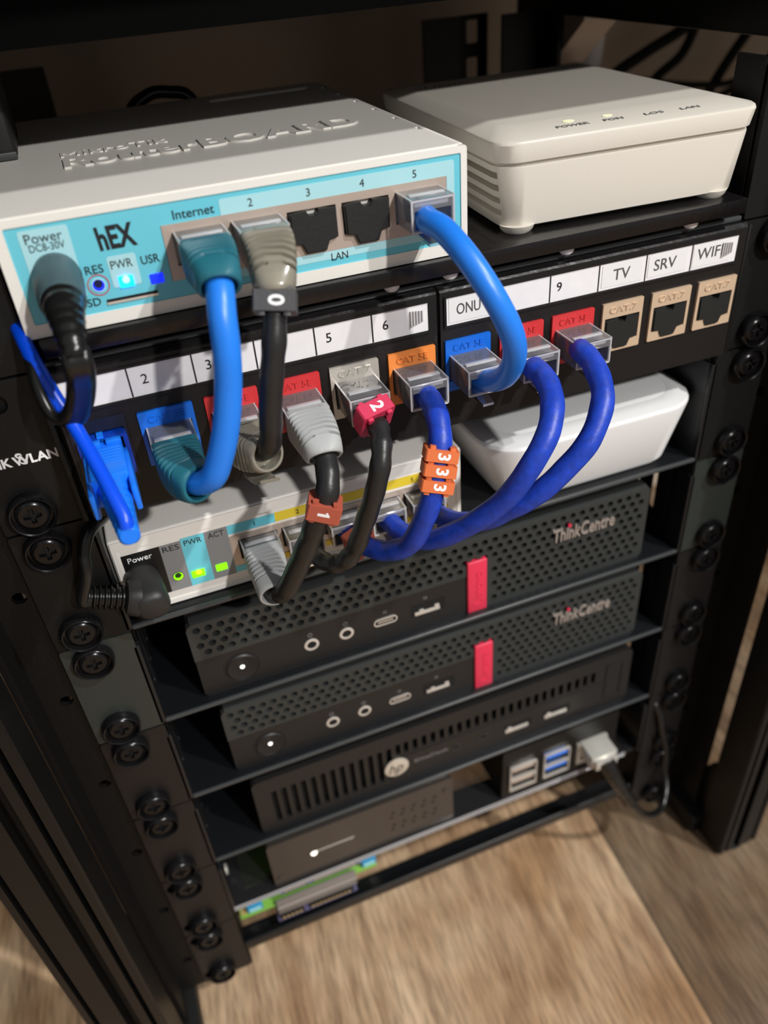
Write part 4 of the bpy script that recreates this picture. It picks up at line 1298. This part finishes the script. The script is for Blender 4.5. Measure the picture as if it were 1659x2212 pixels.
# slot nine to switch five
cable('dark blue network cable, slot nine sweeping down to switch port five',
      [(KX[8], -6, KZ-0.6), (42.8, -12, KZ-0.4), (39.9, -17.0, 22.2), (39.7, -24.0, 20.8), (36.7, -34.0, 15.8), (30.2, -39.0, 7.0), (22.6, -38.6, -1.5), (15.8, -36.6, -8.6), (9.8, -32.0, -15.0), (4.0, -24.6, -22.6), (-0.6, -16.0, -27.2), (-2.8, -8.3, -29.2), (SP[4], -1, SZ-0.4)], 3.3, CNAVY,
      [(KX[8], KZ, PY, KE), (SP[4], SZ, SWY, SE)], wob=0.02)

# markers
marker('cable_marker', 'charcoal marker reading 0 on the black cable at router port two', (-49.5, -28.6, 59.6), (-0.25, -0.45, -0.85), (-0.25, -0.85, 0.45), (9.6, 8.6, 4.6), MGREY, '0')
marker('cable_marker', 'red-brown marker reading 1 on the black cable from slot four', (-46.4, -34.4, 5.8), (-0.32, 0.05, -0.95), (-0.2, -0.8, 0.25), (8.9, 8.6, 4.6), MRED, '1')
marker('cable_marker', 'crimson marker reading 2 at the clear plug of slot five', (-26.0, -19.2, 19.3), (0.2, -0.8, -0.5), (0.0, -0.45, 0.9), (9.8, 10.5, 4.4), MPINK, '2')
for i, (p, s_) in enumerate((((-12.0, -31.6, 10.6), 'topmost orange marker reading 3 on the blue cable of slot six'), ((-13.1, -32.5, 6.7), 'middle orange marker reading 3 on the blue cable of slot six'), ((-14.3, -33.3, 2.5), 'lowest orange marker reading 3 on the blue cable of slot six'))):
    marker('cable_marker', s_, p, (-0.3, -0.22, -0.92), (-0.25, -0.9, 0.3), (9.0, 8.8, 3.3), MORANGE, '3')
marker('cable_marker', 'red-brown marker on the blue cable at switch port three, behind black cable', (-31.0, -9.6, -29.3), (-0.3, 0.95, 0.0), (-0.2, 0.0, 1.0), (9.2, 9.6, 4.4), MRED, '3')

# fibre patch cord
t = thing('fibre_cable', 'thin blue fibre cord with blue square connector in the leftmost slot', 'cable', (-95.6, -10, 21))
MB().tube(spline([(-109, 40, 58), (-108.2, 20, 57.5), (-107.0, 6.0, 56.5), (-105.4, -4.0, 54.6), (-103.8, -11.0, 49.6), (-101.6, -16.5, 43.3), (-99.2, -21.0, 36.9), (-96.6, -30.0, 30.3), (-94.9, -37.0, 25.8), (-93.9, -41.0, 22.6), (-94.0, -42.2, 20.4)], 8), 1.75, CFIBER, 16).build('cord', t)
b = MB()
cx, cz = KX[0]+0.3, 20.0
b.box(cx-4.6, cx+4.6, -24, -6, cz-4.4, cz+4.4, FBLUE, 0.6, 2)
for i in range(5):
    b.box(cx-3.9, cx+3.9, -17.6+i*1.5, -16.9+i*1.5, cz+4.3, cz+4.75, FBLUE, 0.15)
b.box(cx-4.4, cx-0.6, -9.6, -7.6, cz+4.2, cz+5.6, FBLUE, 0.2)
b.box(cx+0.8, cx+4.6, -9.6, -7.6, cz+4.2, cz+5.6, FBLUE, 0.2)
for sx in (-1, 1):
    b.box(cx+sx*4.9-0.7, cx+sx*4.9+0.7, -30, -10, cz-3.6, cz+3.2, FBLUE, 0.4)
b.build('connector', t)
b = MB()
rg = []
ends = V((-94.0, -43.0, 19.0))
s0 = V((cx, -22, cz))
for i in range(25):
    k_ = i/24
    c_ = s0.lerp(ends, k_)
    r_ = 3.9*(1-k_)+2.5*k_
    if i % 3 == 1 and i > 4: r_ -= 0.3
    rg.append(superring(c_, V((1, 0, 0)), V((0, 0.1, 1)).normalized(), r_, r_, 2.4, 20))
rg.append(superring(ends+V((0.05, -0.6, 0)), V((1, 0, 0)), V((0, 0.1, 1)).normalized(), 2.0, 2.0, 2, 20))
b.rings(rg, FBLUE)
b.build('boot', t)

# power lead of the router
t = thing('power_cable', 'black twin power lead with ribbed round plug in the router', 'cable', (-93.5, -6, 69))
pw = MB()
A = V((-93.5, HY, 67.4)); ax = V((0.0, -1.0, -0.20)).normalized()
ex = V((1, 0, 0)); ey = ex.cross(ax)*-1
fr = frame(A, ex, ey, ax)
n = 30
rings_ = []
for h_, r_ in ((-1, 5.0), (0.2, 5.2), (0.8, 5.35), (1.2, 5.4)):
    rings_.append([fr(r_*math.cos(2*math.pi*i/n), r_*math.sin(2*math.pi*i/n), h_) for i in range(n)])
for h_, r_ in ((1.8, 5.5), (11.5, 5.1), (12.2, 4.8)):
    rings_.append([fr((r_-(0.22 if i % 3 == 0 and 1.5 < h_ < 11 else 0))*math.cos(2*math.pi*i/n), (r_-(0.22 if i % 3 == 0 and 1.5 < h_ < 11 else 0))*math.sin(2*math.pi*i/n), h_) for i in range(n)])
pw.rings(rings_, mat('blue_black_rubber', (66, 88, 94), 0.45))
o = pw.build('plug', t); o['label'] = 'ribbed blue-black round plug'
rl = MB()
path = spline([A+ax*11.8, A+ax*16, V((-93.5, -25.5, 62.6)), V((-93.5, -29.5, 60.4)), V((-93.6, -31.8, 57.6))], 6)
def rr_(t_):
    base = 4.7*(1-t_)+2.6*t_
    return base-(0.25 if int(t_*14) % 2 else 0)
rl.tube(path, rr_, CPOWER, 22)
rl.build('strain_relief', t)
prof = []
for i in range(12): a = math.radians(90-15+i*(210/11)); prof.append((-0.86+math.cos(a)*0.9, math.sin(a)*0.9))
for i in range(12): a = math.radians(-90-15+i*(210/11)); prof.append((0.86+math.cos(a)*0.9, math.sin(a)*0.9))
tw = MB()
tw.tube(spline([(-93.5, -30.6, 59.6), (-93.6, -32.0, 56.0), (-94.6, -27.5, 50.0), (-96.7, -23.0, 43.4), (-99.6, -20.0, 39.0), (-102.8, -17.4, 39.2), (-104.2, -14.0, 44.5), (-104.2, -9.0, 49.1), (-104.6, -2.0, 52.0), (-106.5, 10, 54.0), (-108, 40, 56)], 8), 1.8, CPOWER, prof=prof, up=V((1, 0, 0)))
tw.build('cord', t)

# power lead of the switch
t = thing('power_cable', 'black power lead with angled plug in the white switch', 'cable', (-94, 0, -30))
b = MB()
MBP = mat('matte_black_plug', (38, 38, 38), 0.5, bump=0.1)
P0 = V((-97.4, SWY, -28.4))
ax = V((0.10, -1, -0.16)).normalized()
sd = V((1, 0, 0)); up = sd.cross(ax)*-1
rg = []
for h_, r_ in ((-1, 4.0), (0.4, 4.7), (1.6, 5.1), (8, 5.4), (12.2, 5.4), (14.0, 4.8), (14.8, 3.6)):
    rg.append(superring(P0+ax*h_, sd, up, r_, r_*1.02, 2.5, 28))
b.rings(rg, MBP)
dd = V((-0.93, 0.02, 0.36)).normalized()
e0 = P0+ax*9.6+dd*3.0
sd2 = V((0, 1, 0)); up2 = dd.cross(sd2).normalized()
b.rings([superring(e0+dd*q, sd2, up2, r_, r_, 3, 24) for q, r_ in ((0, 5.2), (2.4, 4.9), (3.6, 4.3), (4.0, 3.0))], MBP)
b.build('plug', t)
b = MB()
e0 = e0+dd*3.4
rg = []
for i in range(29):
    k_ = i/28
    r_ = 3.7*(1-k_)+2.9*k_
    if i % 4 in (1, 2) and i > 1: r_ -= 0.8
    rg.append(superring(e0+dd*(k_*11.0), sd2, up2, r_, r_, 2.6, 24))
b.rings(rg, CPOWER)
b.build('strain_relief', t)
e1 = e0+dd*10.0
b = MB()
b.tube(spline([e1, e1+dd*2.5, V((-110.4, -7.0, -14.0)), V((-109.4, -5.6, -8.6)), V((-107.0, -3.0, -4.6)), V((-103.6, 2.0, -4.6)), V((-100.6, 9, -6.5)), V((-99, 22, -9.5))], 8), 1.9, CPOWER, prof=prof, up=V((0, -1, 0)))
b.build('cord', t)

# usb lead on the right board
t = thing('usb_cable', 'black cable with silver plug looping from the right board', 'cable', (73, -2, -195))
b = MB()
b.box(68.4, 82.2, -12, 2, -201, -193.0, mat('pale_plug_shell', (196, 194, 186), 0.3, metal=0.3), 0.6, 2)
b.box(69.4, 81.0, -14.5, -11.6, -199.6, -194.4, BRIGHT, 0.4)
b.build('plug', t)
b = MB()
pth = spline([(75.4, -12, -197.0), (77.5, -16.5, -203.5), (82.1, -19.0, -214.3), (88.0, -21.5, -226.5)], 8)
b.tube(pth, lambda q: (4.6*(1-q)+2.6*q)-(0.4 if int(q*20) % 2 and q > 0.2 else 0), CPOWER, 18)
b.build('strain_relief', t)
MB().tube(spline([(88.0, -21.5, -226.5), (90.8, -22.0, -231.3), (96.5, -22.0, -240.5), (104.1, -21.0, -246.6), (111.5, -18.0, -248.0), (117.5, -12.0, -243.5), (119.8, -6.0, -235.5), (119.0, -5, -222), (115, -4, -206), (111, -3.2, -190), (108.4, 6, -184), (107.8, 40, -186)], 8), 1.75, CPOWER, 14).build('cord', t)

# ------------------------------------------------------------------ things behind the rack
def wall_cable(label, pts, r):
    b = MB(); b.tube(spline(pts, 8), r, mat('matte_cable', (12, 12, 12), 0.7, spec=0.2), 12)
    tag(b.build('wall_cable'), label, 'cable', 'loose black cables by the back wall')
wall_cable('thick black cable rising steeply behind the cream box, leftmost of the wall cables', [(195, 236, 34), (219, 236, 47.7), (239.4, 235, 57.1), (265.8, 235, 68.2), (276, 234, 82), (280, 233, 110)], 3.2)
wall_cable('black cable curving beside the white cloth behind the cream box', [(236, 238, 30), (247.9, 235, 43.3), (262.4, 235, 52.4), (269.5, 235, 65.5), (272.5, 236, 80), (274, 238, 110)], 2.8)
wall_cable('black cable leaning right, second from right on the back wall', [(276, 238, 10), (286.4, 235, 30.2), (294.1, 235, 41.7), (304.4, 235, 55.0), (317.3, 235, 70.2), (330, 235, 95)], 3.0)
wall_cable('thin black cable lying nearly level across the back wall', [(230, 240, 44), (255.1, 235, 38.8), (275.2, 231, 36.0), (295.5, 229, 35.1), (315.0, 231, 39.3), (332, 235, 47)], 1.9)
wall_cable('thin black cable slanting low at the far right of back wall', [(270, 240, 16), (297.2, 236, 27.6), (313.4, 236, 32.0), (330, 238, 41)], 2.2)
b = MB()
CLOTH = mat('white_conduit', (226, 224, 224), 0.6)
b.tube(spline([(180, 250, -30), (200, 252, 14), (208, 252, 36), (213, 252, 60), (214, 252, 100)], 8), 6.5, CLOTH, 16)
tag(b.build('cable_sleeve'), 'pale cable sleeve running up the back wall between black cables', 'sleeve')
b = MB()
b.tube(spline([(-62, 124, 55), (-60, 128, 76), (-52, 131, 82.2), (-44, 131, 82.4), (-36.5, 129, 79), (-33, 126, 60)], 8), 2.2, CPOWER, 12)
tag(b.build('loose_cable'), 'black cable hump just behind the white router', 'cable')
b = MB()
b.box(-122, -96.6, 56, 92, 81.1, 100.5, mat('adapter_black', (16, 16, 16), 0.5), 1.6, 3)
b.box(-121.6, -96.9, 55.4, 56.4, 81.2, 83.2, mat('adapter_rim', (52, 54, 54), 0.5), 0.3)
tag(b.build('power_adapter'), 'black block at the far left standing on the white router', 'power adapter')
